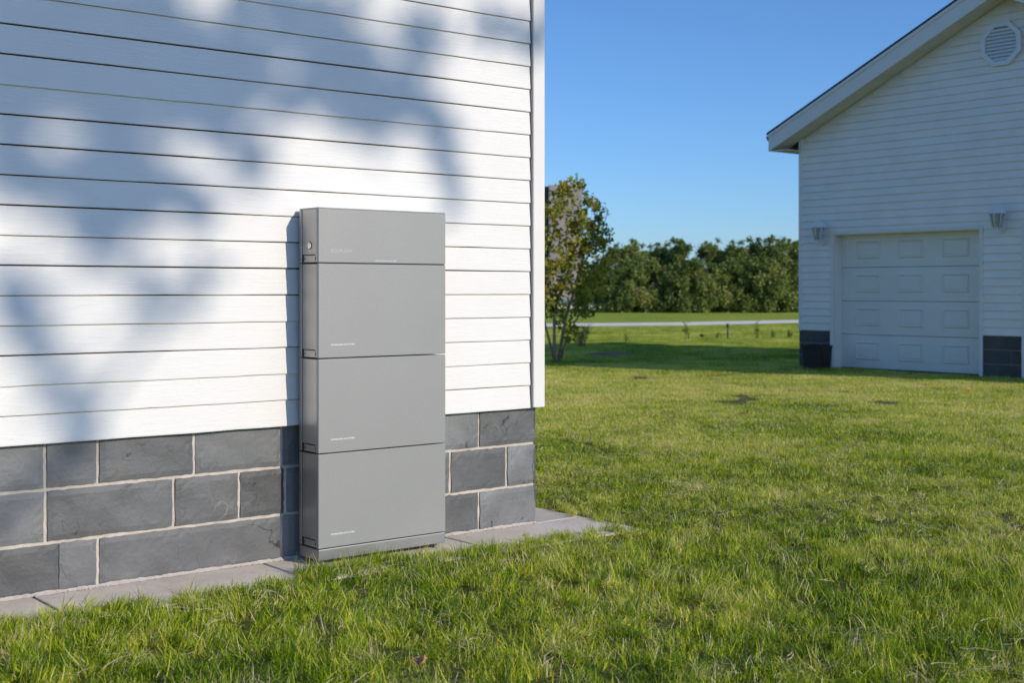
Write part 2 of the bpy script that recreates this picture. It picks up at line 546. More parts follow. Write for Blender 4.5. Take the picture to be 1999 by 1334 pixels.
# plinth: mortar core + stone blocks
rows = [(0.0, 0.207), (0.207, 0.424), (0.424, 0.640)]
joints = [
    [-8.2, -7.3, -6.6, -5.8, -5.1, -4.3, -3.6, wall_s(-120), wall_s(116), wall_s(192), wall_s(551), -1.12, wall_s(936)],
    [-8.5, -7.6, -6.9, -6.2, -5.5, -4.6, -3.9, wall_s(-200), wall_s(90), wall_s(340), wall_s(468), wall_s(558), -1.2, wall_s(880), wall_s(990)],
    [-8.3, -7.5, -6.7, -6.0, -5.2, -4.4, -3.7, wall_s(-90), wall_s(89), wall_s(192), wall_s(380), wall_s(551), -1.05, wall_s(936)],
]
bm = bmesh.new()
add_box(bm, S0, -0.009, 0.009, 6.98, -0.1, ZS - 0.006)
bm_obj('mortar', bm, M['mortar'], house)
vs, fs, tones = [], [], []
def stone_block(x0, x1, z0, z1, seed, seamless=False):
    """front face grid with chipped edges, pushed out a little unevenly"""
    r = np.random.default_rng(seed)
    n = max(4, int((x1 - x0) / 0.022)); m = max(4, int((z1 - z0) / 0.022))
    push = 0.001 + r.uniform(0, 0.0035)
    base = len(vs)
    ph = r.uniform(0, 6, 4)
    for j in range(m + 1):
        for i in range(n + 1):
            u, w = i / n, j / m
            x = x0 + (x1 - x0) * u; z = z0 + (z1 - z0) * w
            e = min(i, n - i, j, m - j)
            y = -push - 0.0016 * math.sin(x * 17 + ph[0] + 2 * math.sin(z * 11 + ph[1])) - 0.0010 * math.sin(z * 41 + x * 23 + ph[2])
            if e == 0:
                y += 0.005
                if i in (0, n): x += r.normal(0, 0.0011)
                if j in (0, m): z += r.normal(0, 0.0011)
            elif e == 1 and r.random() < 0.12: y += 0.0025
            vs.append((x, y, z))
    for j in range(m):
        for i in range(n):
            a = base + j * (n + 1) + i
            fs.append((a, a + 1, a + n + 2, a + n + 1))
    # rim back to the mortar
    ring = [base + i for i in range(n + 1)] + [base + j * (n + 1) + n for j in range(1, m + 1)] + [base + m * (n + 1) + i for i in range(n - 1, -1, -1)] + [base + j * (n + 1) for j in range(m - 1, 0, -1)]
    b2 = len(vs)
    for k in ring:
        v = vs[k]; vs.append((v[0], 0.013, v[2]))
    L = len(ring)
    for k in range(L):
        fs.append((ring[(k + 1) % L], ring[k], b2 + k, b2 + (k + 1) % L))
    t = r.uniform(0.15, 0.85)
    tones.extend([t] * (len(vs) - base))
mo = 0.0075
sd = 100
for (z0, z1), js in zip(rows, joints):
    js = [S0] + sorted(js) + [0.0]
    for a, b in zip(js[:-1], js[1:]):
        sd += 1
        g0 = mo if a > S0 else 0; g1 = mo if b < 0 else 0.0
        if abs(a - wall_s(116)) < 1e-6 and z0 == 0: g0 = 0.001
        if abs(b - wall_s(116)) < 1e-6 and z0 == 0: g1 = 0.001
        stone_block(a + g0, b - g1, z0 + (mo if z0 > 0 else 0.0), z1 - mo, sd)
o = mesh_obj('stone_plinth', vs, fs, M['slate'], house, smooth=False)
at = o.data.attributes.new('tone', 'FLOAT', 'POINT'); at.data.foreach_set('value', tones)
# end-wall stones
vs, fs, tones = [], [], []
bm = bmesh.new()
for r_, (z0, z1) in enumerate(rows):
    y = 0.0; k = 0
    while y < 6.9:
        w = 0.35 + 0.12 * ((k * 7 + r_ * 3) % 4)
        add_box(bm, -0.012, 0.0, y + 0.001 if y == 0 else y + mo, min(6.95, y + w) - mo, z0 + (mo if z0 > 0 else 0), min(z1, ZS - 0.004) - mo)
        y += w; k += 1
o = bm_obj('end_stone_plinth', bm, M['slate'], house)
# roof of the near house, above the picture
bm = bmesh.new()
ez = HZ
add_prism(bm, [(-0.16, ez - 0.02), (-0.16, ez + 0.07), (3.5, ez + 2.2), (7.16, ez + 0.07), (7.16, ez - 0.02)], S0 - 0.2, 0.35, 'x')
bm_obj('roof', bm, M['shingle'], house)
bm = bmesh.new(); add_box(bm, S0 - 0.2, 0.36, -0.185, -0.162, ez - 0.05, ez + 0.09)
bm_obj('fascia', bm, M['trim'], house)

# crumbs of mortar along the foot of the wall
vs, fs = [], []
for i in range(900):
    s = rng.uniform(-4.2, 0.0); nn = abs(rng.normal(0, 0.010)); r0 = rng.uniform(0.0015, 0.0065) * (1 if rng.random() < 0.9 else 1.7)
    q = rng.normal(0, 1, (6, 3)); q /= np.linalg.norm(q, axis=1)[:, None]
    base = len(vs)
    P = np.array([[1,0,0],[-1,0,0],[0,1,0],[0,-1,0],[0,0,1],[0,0,-1]]) * r0 * rng.uniform(0.6, 1.2, (6, 1))
    P += np.array([s, -nn, r0 * 0.2])
    vs += P.tolist()
    for f in ((0,2,4),(2,1,4),(1,3,4),(3,0,4),(2,0,5),(1,2,5),(3,1,5),(0,3,5)): fs.append(tuple(base + k for k in f))
# lumpy fillet
n = 420; base = len(vs)
xs = np.linspace(-5, 0.0, n)
for i, x in enumerate(xs):
    a = 0.007 + 0.006 * abs(math.sin(x * 9) * math.sin(x * 23 + 1)) + rng.uniform(0, 0.006)
    vs += [(x, -0.001, 0.003 + a * 0.7), (x, -a * 0.7, a * 0.45), (x, -a * 1.4, 0.0005)]
    if i:
        for k in range(2):
            p = base + i * 3 + k; fs.append((p - 3, p, p + 1, p - 2))
o = mesh_obj('mortar_crumbs', vs, fs, M['mortar'], None)
o.location = (C0.x, C0.y, 0.0015); o.rotation_euler = (0, 0, HROT)
tag(o, 'crumbly pale mortar spilled along the foot of the stone plinth', 'mortar crumbs', kind='stuff')

# ------------------------------------------------------------------ concrete apron ("path")
bm = bmesh.new()
jn = [S0, -7.6, -6.6, -5.62, -4.62, -3.65, -2.63, -1.604, -0.60, 0.335]
NW = 0.47
def slab(bm, x0, x1, y0, y1):
    add_box(bm, x0, x1, y0, y1, -0.12, 0.0, 0.006, 2)
for a, b in zip(jn[:-1], jn[1:]):
    slab(bm, a + 0.006, b - 0.006, -NW, -0.0005 if b < 0.3 else -0.0005)
y = 0.006
while y < 6.5:
    slab(bm, 0.0025, 0.33, y, y + 0.988); y += 1.0
o = bm_obj('path', bm, M['concrete'])
o.location = (C0.x, C0.y, 0); o.rotation_euler = (0, 0, HROT)
tag(o, kind='structure')

# ------------------------------------------------------------------ BATTERY CABINET
FN = 0.228
FS0 = wall_s(622, FN); FS1 = wall_s(870, FN)
W = FS1 - FS0
D = 0.170
p = hw(FS0, FN)
cab = empty('battery_cabinet', p, HROT, 'tall grey stacked home battery cabinet standing on the concrete in front of the white wall', 'battery cabinet')
# local: x 0..W, y 0 (front) .. D (back)
def module(name, z0, z1, handle=True, top=False):
    m = empty(name, (0, 0, 0)); m.parent = cab
    bm = bmesh.new()
    g = 0.0022
    # front door panel, slightly proud with soft edges
    add_box(bm, 0.0, W, -0.001, 0.018, z0 + g, z1 - g, 0.0028, 3)
    bm_obj('front_panel', bm, M['front'], m)
    # body with recessed side skin
    bm = bmesh.new()
    add_box(bm, 0.0035, W - 0.0035, 0.0182, D - 0.022, z0 + 0.0035, z1 - 0.0035 if not top else z1 - 0.002, 0.0015, 1)
    bm_obj('casing', bm, M['side'], m)
    # rear frame strip
    bm = bmesh.new()
    add_box(bm, 0.0, W, D - 0.0195, D, z0 + 0.0025, z1 - 0.0025, 0.002, 2)
    bm_obj('rear_frame', bm, M['side'], m)
    bm = bmesh.new(); add_box(bm, 0.0040, W - 0.0040, 0.0045, 0.0178, z0 - 0.0024, z0 + 0.0023 + 0.0004)  # black strip added in the seam so the gap reads as shade
    bm_obj('seam_shade_strip', bm, M['dark'], m)
    if handle:
        # grip recess at the bottom rear of the left and right side
        for sx in (0, 1):
            x_out = 0.0035 if sx == 0 else W - 0.0035
            d = -1 if sx == 0 else 1
            bm = bmesh.new()
            def bx(y0, y1, a, b, t, mi):
                xa, xb = sorted((x_out + d * 0.0002, x_out + d * t))
                add_box(bm, xa, xb, y0, y1, a, b, 0, 1, mi)
            zb = z0 + 0.006
            bx(0.032, 0.128, zb, zb + 0.028, 0.0012, 0)          # plate
            bx(0.034, 0.122, zb + 0.0284, zb + 0.0335, 0.0014, 1)    # dark gap on top
            bx(0.1284, 0.144, zb - 0.001, zb + 0.0335, 0.0014, 1)    # dark slot at the rear
            bm_obj('grip_plate', bm, [M['side'], M['dark']], m)
            for (yy, rr) in (((0.120, 0.0042), (0.030, 0.0034), (0.157, 0.003)) if sx == 0 else ()):
                zc = zb + 0.014
                xo = x_out - 0.0016 if yy < 0.15 else -0.0008
                bm = bmesh.new()
                ring = [bm.verts.new((xo, yy + rr * math.cos(t), zc + rr * math.sin(t))) for t in [k * math.pi / 5 for k in range(10)]]
                f = bm.faces.new(ring)
                ext = bmesh.ops.extrude_face_region(bm, geom=[f])
                bmesh.ops.translate(bm, verts=[v for v in ext['geom'] if isinstance(v, bmesh.types.BMVert)], vec=(0.0012, 0, 0))
                bm_obj('screw', bm, M['dark'], m)
    return m
def text_part(name, body, size, x, z, mat, parent, xs=1.0, depth=0.0003, bold=0.0):
    cu = bpy.data.curves.new(name, 'FONT')
    cu.body = body; cu.size = size; cu.extrude = depth; cu.offset = bold
    cu.space_character = 1.12
    tmp = bpy.data.objects.new(name + '_tmp', cu)
    COL.objects.link(tmp)
    dg = bpy.context.evaluated_depsgraph_get()
    me = bpy.data.meshes.new_from_object(tmp.evaluated_get(dg))
    bpy.data.objects.remove(tmp); bpy.data.curves.remove(cu)
    me.materials.clear(); me.materials.append(mat)
    me.transform(Matrix.Scale(xs, 4, (1, 0, 0)))
    me.transform(Matrix.Translation((x, -0.0014, z)) @ Matrix.Rotation(R(90), 4, 'X'))
    o = bpy.data.objects.new(name, me)
    return link(o, parent)
zz = [0.023, 0.075, 0.500, 0.925, 1.352, 1.598]
def fs_x(px):   # local x on the front for a photograph column
    return wall_s(px, FN) - FS0
for i in range(1, 4):
    m = module('battery_module', zz[i], zz[i + 1])
    text_part('lettering', 'POWEROCEAN LFP BATTERY', 0.0090, fs_x(646), zz[i] + 0.0575, M['print'], m, 0.97, bold=0.0004)
    L = len(m.children[-1].data.vertices)
    w_ = max(v.co.x for v in m.children[-1].data.vertices) - fs_x(646)
    k = (fs_x(687) - fs_x(646)) / w_
    for v in m.children[-1].data.vertices: v.co.x = fs_x(646) + (v.co.x - fs_x(646)) * k
    m['label'] = ['', 'lowest battery module just above the plinth', 'middle battery module of the stack', 'upper battery module below the inverter'][i]
m = module('inverter_module', zz[4], zz[5], True, True)
m['label'] = 'shorter top module with the logo, light strip and round button'
lg = text_part('logo', 'ECOFLOW', 0.021, fs_x(646), wall_z(650, 493, FN), M['printdim'], m, 1.0, 0.0005, 0.0004)
w_ = max(v.co.x for v in lg.data.vertices) - fs_x(646)
k = (fs_x(687) - fs_x(646)) / w_
for v in lg.data.vertices: v.co.x = fs_x(646) + (v.co.x - fs_x(646)) * k
bm = bmesh.new()
xa, xb = fs_x(733), fs_x(775); zc = wall_z(754, 509, FN)
nseg = 5
for i in range(nseg):
    a = xa + (xb - xa) * i / nseg; b = xa + (xb - xa) * (i + 1) / nseg - 0.0015
    add_box(bm, a, b, -0.0016, -0.0004, zc - 0.0038, zc + 0.0016)
o = bm_obj('light_strip', bm, M['led'], m)
bm = bmesh.new(); add_box(bm, xa - 0.002, xb + 0.001, -0.0013, -0.0005, zc + 0.0018, zc + 0.0042); add_box(bm, xa - 0.002, xb + 0.001, -0.0013, -0.0005, zc - 0.0062, zc - 0.004)
bm_obj('light_strip_slot', bm, M['gutter'], m)
# round power button on the left side
bm = bmesh.new()
yc = 0.080; zc = 1.432
def disc_x(bm, xo, yc, zc, r, depth, mi=0, seg=28):
    A = [bm.verts.new((xo, yc + r*math.cos(2*math.pi*k/seg), zc + r*math.sin(2*math.pi*k/seg))) for k in range(seg)]
    B = [bm.verts.new((xo - depth, yc + r*0.96*math.cos(2*math.pi*k/seg), zc + r*0.96*math.sin(2*math.pi*k/seg))) for k in range(seg)]
    bm.faces.new(A).material_index = mi; bm.faces.new(B[::-1]).material_index = mi
    for k in range(seg): bm.faces.new([A[k], A[(k+1)%seg], B[(k+1)%seg], B[k]]).material_index = mi
disc_x(bm, 0.0033, yc, zc, 0.0180, 0.001, 1)
disc_x(bm, 0.0022, yc, zc, 0.0152, 0.0022, 0)
add_box(bm, 0.0022, 0.0033, yc - 0.012, yc + 0.012, zc - 0.026, zc - 0.0245)
bm_obj('power_button', bm, [M['chrome'], M['dark']], m)
# top lid
box('top_cover', 0.0012, W - 0.0012, 0.0006, D - 0.0004, zz[5] - 0.0018, zz[5] + 0.0035, M['side'], cab, 0.0012)
# plinth with side rails
bm = bmesh.new()
add_box(bm, 0.0015, W - 0.0015, 0.0, D, zz[0], zz[1] - 0.0018, 0.003, 2)
bm_obj('base_plinth', bm, M['plinth'], cab)
bm = bmesh.new()
add_box(bm, 0.08, W - 0.05, 0.02, D - 0.02, 0.014, zz[0] - 0.0005)
bm_obj('base_tray', bm, M['dark'], cab)
for (fx, fy) in ((0.035, 0.03), (W - 0.035, 0.028), (0.035, D - 0.03), (W - 0.10, D - 0.03)):
    bm = bmesh.new()
    add_lathe(bm, [(0.017, 0.0005), (0.0175, 0.006), (0.012, 0.011), (0.006, 0.0125), (0.006, 0.0265), (0.0085, 0.0268)], fx, fy, 20)
    bm_obj('levelling_foot', bm, M['gutter'] if fy < 0.05 else M['dark'], cab)

# ------------------------------------------------------------------ GARAGE
gar = empty('garage', (G0.x, G0.y, 0), GROT, 'white clapboard garage with gable roof, panelled doors and dark stone base beyond the lawn', 'garage')
APX = 3.62; GW = 2 * APX; GD = 6.2
EAVE = 3.62; SLOPE = 0.46
GEXP = 0.1146
def gable_z(x): return EAVE + SLOPE * (APX - abs(x - APX))
DL, DR = gar_x(1628), gar_x(1914)
D2L = 2 * gar_x(1958) - DR; D2R = D2L + (DR - DL)
DTOP = 2.10
PB = 0.60   # top of stone base
def gspan(z0, z1):
    zmid = z1
    if zmid > gable_z(APX): 
        return None
    off = max(0.0, (zmid - EAVE) / SLOPE)
    a, b = off, GW - off
    if z0 < PB - 0.01: return None
    if z1 <= DTOP + 0.06:
        return [(a + 0.05, DL - 0.05), (DR + 0.05, D2L - 0.05), (D2R + 0.05, b - 0.05)]
    if z1 < EAVE: a += 0.05; b -= 0.05
    return [(a, b)] if b - a > 0.1 else None
vs, fs = siding_rows(PB, GEXP, 45, gspan, 0.006, 0.020, 0.003, seg=0.5, jitter=0.0004, back=-0.002)
mesh_obj('siding', vs, fs, M['garage_siding'], gar)
# wall body behind, built round the door openings
bm = bmesh.new()
T = 0.20
for a, b in ((0, DL), (DR, D2L), (D2R, GW)):
    add_box(bm, a, b, 0.003, T, 0.0, DTOP)
add_prism(bm, [(0, DTOP), (GW, DTOP), (GW, EAVE), (APX, gable_z(APX)), (0, EAVE)], 0.003, T, 'y')
add_box(bm, 0, 0.15, T, GD, 0, EAVE); add_box(bm, GW - 0.15, GW, T, GD, 0, EAVE)
add_prism(bm, [(0, 0), (GW, 0), (GW, EAVE), (APX, gable_z(APX)), (0, EAVE)], GD - 0.15, GD, 'y')
bm_obj('wall', bm, M['garage_siding'], gar)
# corner posts
for a, b in ((-0.006, 0.05), (GW - 0.05, GW + 0.006)):
    box('corner_trim', a, b, -0.024, 0.05, PB - 0.01, EAVE + 0.06, M['trim'], gar, 0.003)
# stone base: blocks on mortar
gm_ = mat_plain('grey_mortar', (0.36, 0.35, 0.34), 0.9)
for a, b in ((0.0, DL - 0.055), (DR + 0.055, D2L - 0.055), (D2R + 0.055, GW)):
    bm = bmesh.new(); bs = bmesh.new()
    add_box(bm, a + 0.002, b - 0.002, -0.010, 0.002, 0.0, PB - 0.006)
    for r_ in range(3):
        z0, z1 = r_ * 0.2, min(PB - 0.004, (r_ + 1) * 0.2)
        x = a; k = 0
        while x < b - 0.01:
            w = (0.21 if (k == 0 and r_ % 2 == 0) else (0.42 if r_ % 2 == 1 and k == 0 else 0.45))
            x1 = min(b, x + w)
            if b - x1 < 0.05: x1 = b
            add_box(bs, x + 0.004, x1 - 0.004, -0.0165, -0.008, z0 + 0.004, z1 - 0.004, 0.002, 1)
            x = x1; k += 1
    bm_obj('mortar', bm, gm_, gar)
    bm_obj('stone_base', bs, M['gslate'], gar)
# doors
def garage_door(L, Rr, label=None):
    d = empty('garage_door', (0, 0, 0)); d.parent = gar
    if label: d['label'] = label
    y = 0.185
    x0, x1 = L + 0.001, Rr - 0.001
    w = x1 - x0; hh = (DTOP - 0.03) / 4
    for r_ in range(4):
        z0 = 0.03 + r_ * hh
        bm = bmesh.new()
        add_box(bm, x0, x1, y, y + 0.04, z0 + 0.003, z0 + hh - 0.003, 0.004, 2)
        for c in (0.20, 0.5, 0.80):
            cx = x0 + w * c; cz = z0 + hh * 0.52
            hw_, hh_ = 0.215, 0.135
            # raised frame moulding and raised centre field
            def frame(hw1, hh1, hw2, hh2, y0, y1, y2):
                o1 = [(cx-hw1, cz-hh1), (cx+hw1, cz-hh1), (cx+hw1, cz+hh1), (cx-hw1, cz+hh1)]
                o2 = [(cx-hw2, cz-hh2), (cx+hw2, cz-hh2), (cx+hw2, cz+hh2), (cx-hw2, cz+hh2)]
                A = [bm.verts.new((p[0], y0, p[1])) for p in o1]; B = [bm.verts.new((p[0], y1, p[1])) for p in o2]
                for k in range(4): bm.faces.new([A[k], A[(k+1)%4], B[(k+1)%4], B[k]])
                return B
            frame(hw_, hh_, hw_-0.012, hh_-0.012, y - 0.0003, y - 0.020, 0)
            frame(hw_-0.012, hh_-0.012, hw_-0.030, hh_-0.030, y - 0.020, y - 0.001, 0)
            frame(hw_-0.030, hh_-0.030, hw_-0.048, hh_-0.048, y - 0.001, y - 0.012, 0)
            o2 = [(cx-hw_+0.048, cz-hh_+0.048), (cx+hw_-0.048, cz-hh_+0.048), (cx+hw_-0.048, cz+hh_-0.048), (cx-hw_+0.048, cz+hh_-0.048)]
            bm.faces.new([bm.verts.new((p[0], y - 0.012, p[1])) for p in o2])
        bm_obj('door_section', bm, M['garage_door'], d)
    box('door_seal', x0, x1, y + 0.004, y + 0.036, 0.002, 0.031, M['dark'], d)
    bm = bmesh.new()
    add_box(bm, L - 0.05, L + 0.0, -0.030, 0.002, 0.0, DTOP + 0.05, 0.003, 1)
    add_box(bm, Rr + 0.0, Rr + 0.05, -0.030, 0.002, 0.0, DTOP + 0.05, 0.003, 1)
    add_box(bm, L + 0.001, Rr - 0.001, -0.028, 0.002, DTOP, DTOP + 0.05, 0.003, 1)
    add_box(bm, L - 0.002, L + 0.012, 0.0025, 0.184, 0.0, DTOP - 0.001)
    add_box(bm, Rr - 0.012, Rr + 0.002, 0.0025, 0.184, 0.0, DTOP - 0.001)
    add_box(bm, L + 0.0125, Rr - 0.0125, 0.0025, 0.184, DTOP - 0.014, DTOP + 0.002)
    bm_obj('door_frame', bm, M['trim'], d)
    return d
garage_door(DL, DR, 'pale grey sectional door with raised panels beside the black planter')
garage_door(D2L, D2R, 'second garage door at the right edge, only its frame in view')
# roof
OV = 0.33; FO = 0.35
def roof_line(x, dz=0.0): return EAVE + 0.02 + SLOPE * (x if x <= APX else GW - x) + dz
bm = bmesh.new()
th = 0.035
ztop = lambda x: roof_line(x, 0.24)
for sgn in (0, 1):
    xa, xb = (-OV - 0.03, APX) if sgn == 0 else (APX, GW + OV + 0.03)
    za = ztop(xa) if sgn == 0 else ztop(xa); zb = ztop(xb)
    add_prism(bm, [(xa, za), (xb, zb), (xb, zb + th), (xa, za + th)], -FO - 0.035, GD + FO, 'y')
bm_obj('roof', bm, M['shingle'], gar)
bm = bmesh.new()
fh = 0.27
for sgn in (0, 1):
    xa, xb = (-OV, APX) if sgn == 0 else (APX, GW + OV)
    za, zb = ztop(xa) - 0.004, ztop(xb) - 0.004
    # rake fascia, built up of two boards
    add_prism(bm, [(xa, za), (xb, zb), (xb, zb - fh), (xa, za - fh)] if sgn == 0 else [(xa, za), (xb, zb), (xb, zb - fh), (xa, za - fh)], -FO - 0.02, -FO, 'y')
    add_prism(bm, [(xa, za), (xb, zb), (xb, zb - 0.05), (xa, za - 0.05)], -FO - 0.034, -FO - 0.0205, 'y')
bm_obj('rake_fascia', bm, M['trim'], gar)
bm = bmesh.new()
for sgn in (0, 1):
    xa, xb = (-OV + 0.02, APX) if sgn == 0 else (APX, GW + OV - 0.02)
    za, zb = ztop(xa) - 0.257, ztop(xb) - 0.257
    add_prism(bm, [(xa, za), (xb, zb), (xb, zb - 0.015), (xa, za - 0.015)], -FO + 0.0005, -0.0215, 'y')
# eave soffits
add_box(bm, -OV + 0.022, -0.007, -FO + 0.02, GD, ztop(-OV) - 0.2745, ztop(-OV) - 0.2595)
add_box(bm, GW + 0.007, GW + OV - 0.022, -FO + 0.02, GD, ztop(-OV) - 0.2745, ztop(-OV) - 0.2595)
bm_obj('soffit', bm, M['soffit'], gar)
bm = bmesh.new()
for xx in (-OV, GW + OV):
    xa, xb = sorted((xx, xx + (0.02 if xx < 0 else -0.02)))
    add_box(bm, xa, xb, -FO + 0.0005, GD + FO - 0.05, ztop(-OV) - 0.272, ztop(-OV) - 0.006)
bm_obj('eave_fascia', bm, M['trim'], gar)
for sgn, xx in ((-1, -OV - 0.003), (1, GW + OV + 0.003)):
    bm = bmesh.new()
    zt = ztop(-OV) - 0.02
    pr = [(xx, zt), (xx, zt - 0.085), (xx + sgn * 0.055, zt - 0.085), (xx + sgn * 0.085, zt - 0.03), (xx + sgn * 0.085, zt), (xx + sgn * 0.078, zt), (xx + sgn * 0.078, zt - 0.026), (xx + sgn * 0.052, zt - 0.077), (xx + sgn * 0.008, zt - 0.077), (xx + sgn * 0.008, zt)]
    add_prism(bm, pr, -FO + 0.03, GD + 0.2, 'y')
    bm_obj('gutter', bm, M['gutter'], gar)
# octagonal gable vent
def oct_pts(cx, cz, r): return [(cx + r * math.cos(R(22.5 + 45 * k)), cz + r * 1.0 * math.sin(R(22.5 + 45 * k))) for k in range(8)]
vx = gar_x(1955, -0.04); vz = H + (567 - 85) / FPX * gw(vx, -0.04).y
vent = empty('gable_vent', (0, 0, 0)); vent.parent = gar
bm = bmesh.new()
po, pi_ = oct_pts(vx, vz, 0.325), oct_pts(vx, vz, 0.255)
for k in range(8):
    a, b, c, d = po[k], po[(k+1)%8], pi_[(k+1)%8], pi_[k]
    add_prism(bm, [a, b, c, d], -0.062, -0.018, 'y')
bm_obj('frame', bm, M['lamp_white'], vent)
bm = bmesh.new()
for k in range(9):
    z0 = vz - 0.225 + k * 0.05
    half = 0.243 - max(0, abs(z0 + 0.02 - vz) - 0.10) * 1.0
    A = [(-0.056, z0), (-0.050, z0 - 0.003), (-0.026, z0 + 0.040), (-0.032, z0 + 0.043)]
    add_prism(bm, A, vx - half, vx + half, 'x')
bm_obj('louvre_slats', bm, M['lamp_white'], vent)
bm = bmesh.new(); add_prism(bm, oct_pts(vx, vz, 0.25), -0.0245, -0.022, 'y')
bm_obj('vent_backing', bm, mat_plain('vent_shade_grey', (0.16, 0.16, 0.17), 0.8), vent)

# wall lanterns
def lantern(px, label, zc):
    x = gar_x(px, -0.13)
    e = empty('wall_lantern', gw(x, 0.0, zc), GROT, label, 'wall lantern', 'lanterns on the garage wall')
    e.scale = (1.22, 1.0, 1.22)
    oy = -0.145
    def hexring(r, z): return [Vector((r * math.cos(R(60*k+30)), oy + r * math.sin(R(60*k+30)), z)) for k in range(6)]
    # local z 0 = body bottom ; body 0..0.16, roof 0.16..0.27
    bm = bmesh.new()
    rings = [hexring(0.105, 0.155), hexring(0.108, 0.163), hexring(0.062, 0.225), hexring(0.030, 0.238), hexring(0.022, 0.250), hexring(0.008, 0.262), hexring(0.012, 0.278), hexring(0.003, 0.300)]
    vr = [[bm.verts.new(v) for v in r_] for r_ in rings]
    for a, b in zip(vr[:-1], vr[1:]):
        for k in range(6): bm.faces.new([a[k], a[(k+1)%6], b[(k+1)%6], b[k]])
    bm.faces.new(vr[0][::-1]); bm.faces.new(vr[-1])
    bm_obj('lantern_roof', bm, M['lamp_white'], e)
    bm = bmesh.new()
    top, bot = hexring(0.084, 0.154), hexring(0.048, 0.0)
    tv = [bm.verts.new(v) for v in top]; bv = [bm.verts.new(v) for v in bot]
    for k in range(6): bm.faces.new([bv[k], bv[(k+1)%6], tv[(k+1)%6], tv[k]])
    bm.faces.new(bv[::-1]); bm.faces.new(tv)
    bm_obj('glass', bm, M['glass'], e)
    bm = bmesh.new()
    for k in range(6): add_tube(bm, [bot[k] + (bot[k]-Vector((0,oy,0)))*0.03, top[k] + (top[k]-Vector((0,oy,0.154)))*0.03], 0.0055, 6)
    add_lathe(bm, [(0.052, -0.012), (0.054, -0.001)], 0, oy, 6)
    bm_obj('cage', bm, M['lamp_white'], e)
    bm = bmesh.new()
    pts = [(0, oy, -0.08), (0, oy, -0.055), (0, oy, -0.012)]
    add_tube(bm, pts, [0.004, 0.012, 0.018], 10)
    arm = [(0, oy, -0.03), (0, oy + 0.03, -0.05), (0, oy + 0.07, -0.045), (0, oy + 0.10, -0.02), (0, -0.028, -0.015)]
    add_tube(bm, arm, [0.012, 0.014, 0.013, 0.012, 0.012], 10)
    bm_obj('bracket', bm, M['lamp_white'], e)
    bm = bmesh.new()
    A = [(0.045 * math.cos(t), 0.065 * math.sin(t) - 0.015) for t in [2*math.pi*k/20 for k in range(20)]]
    add_prism(bm, A, -0.036, -0.0205, 'y')
    bm_obj('backplate', bm, M['lamp_white'], e)
    return e
lantern(1599, 'white wall lantern left of the garage door near the corner post', 2.02)
lantern(1948, 'white wall lantern on the siding between the two garage doors', 2.10)

# black square planter at the garage corner
px_ = gar_x(1597, -0.24)
pl = empty('planter', gw(px_, -0.26, 0), GROT + R(10), 'black tapered square planter standing against the garage stone base', 'planter')
pm = mat_plain('black_planter', (0.022, 0.019, 0.019), 0.55, 0, 0.2, 8)
bm = bmesh.new()
def frust(bm, h0, h1, z0, z1):
    A = [bm.verts.new((sx*h0, sy*h0, z0)) for sx, sy in ((-1,-1),(1,-1),(1,1),(-1,1))]
    B = [bm.verts.new((sx*h1, sy*h1, z1)) for sx, sy in ((-1,-1),(1,-1),(1,1),(-1,1))]
    for k in range(4): bm.faces.new([A[k], A[(k+1)%4], B[(k+1)%4], B[k]])
    return A, B
A, _ = frust(bm, 0.145, 0.168, -0.02, 0.345); bm.faces.new(A[::-1])
bm_obj('tub', bm, pm, pl)
bm = bmesh.new()
a1, b1 = frust(bm, 0.172, 0.174, 0.345, 0.375); a2, b2 = frust(bm, 0.155, 0.155, 0.30, 0.375)
for k in range(4): bm.faces.new([b1[k], b1[(k+1)%4], b2[(k+1)%4], b2[k]]); bm.faces.new([a1[k], a1[(k+1)%4], a2[(k+1)%4], a2[k]])
bm_obj('rim', bm, pm, pl)
box('soil', -0.154, 0.154, -0.154, 0.154, 0.28, 0.33, mat_plain('potting_soil', (0.03, 0.022, 0.016), 0.95), pl)

# ------------------------------------------------------------------ foliage tools
def leaf_cloud(centers, radii, counts, size, squash=1.0, seed=0, elong=1.6, up=0.0, tone_base=None):
    r = np.random.default_rng(seed)
    V, Fc, T = [], [], []
    P, Tn = [], []
    for i, (c, rad, n) in enumerate(zip(centers, radii, counts)):
        d = r.normal(0, 1, (n, 3)); d /= np.linalg.norm(d, axis=1)[:, None]
        rr = rad * np.minimum(np.abs(r.normal(0.62, 0.33, (n, 1))), 1.55)
        p = np.array(c) + d * rr * np.array([1, 1, squash])
        P.append(p)
        tb = r.uniform(0, 1) if tone_base is None else tone_base[i]
        Tn.append(np.clip(tb * 0.55 + r.uniform(0, 0.45, n), 0, 1))
    P = np.concatenate(P); Tn = np.concatenate(Tn)
    n = len(P)
    a = r.normal(0, 1, (n, 3)); a[:, 2] *= 0.6; a /= np.linalg.norm(a, axis=1)[:, None]
    b = np.cross(a, r.normal(0, 1, (n, 3))); b /= np.linalg.norm(b, axis=1)[:, None]
    s = size * r.uniform(0.6, 1.25, (n, 1))
    L = a * s * elong * 0.5; Wd = b * s * 0.5
    nrm = np.cross(a, b) * s * 0.12
    V = np.stack([P - L, P + Wd * 0.9 + nrm, P + L, P - Wd * 0.9 + nrm], 1).reshape(-1, 3)
    Fc = np.arange(4 * n).reshape(-1, 4)
    return V, Fc, np.repeat(Tn, 4)

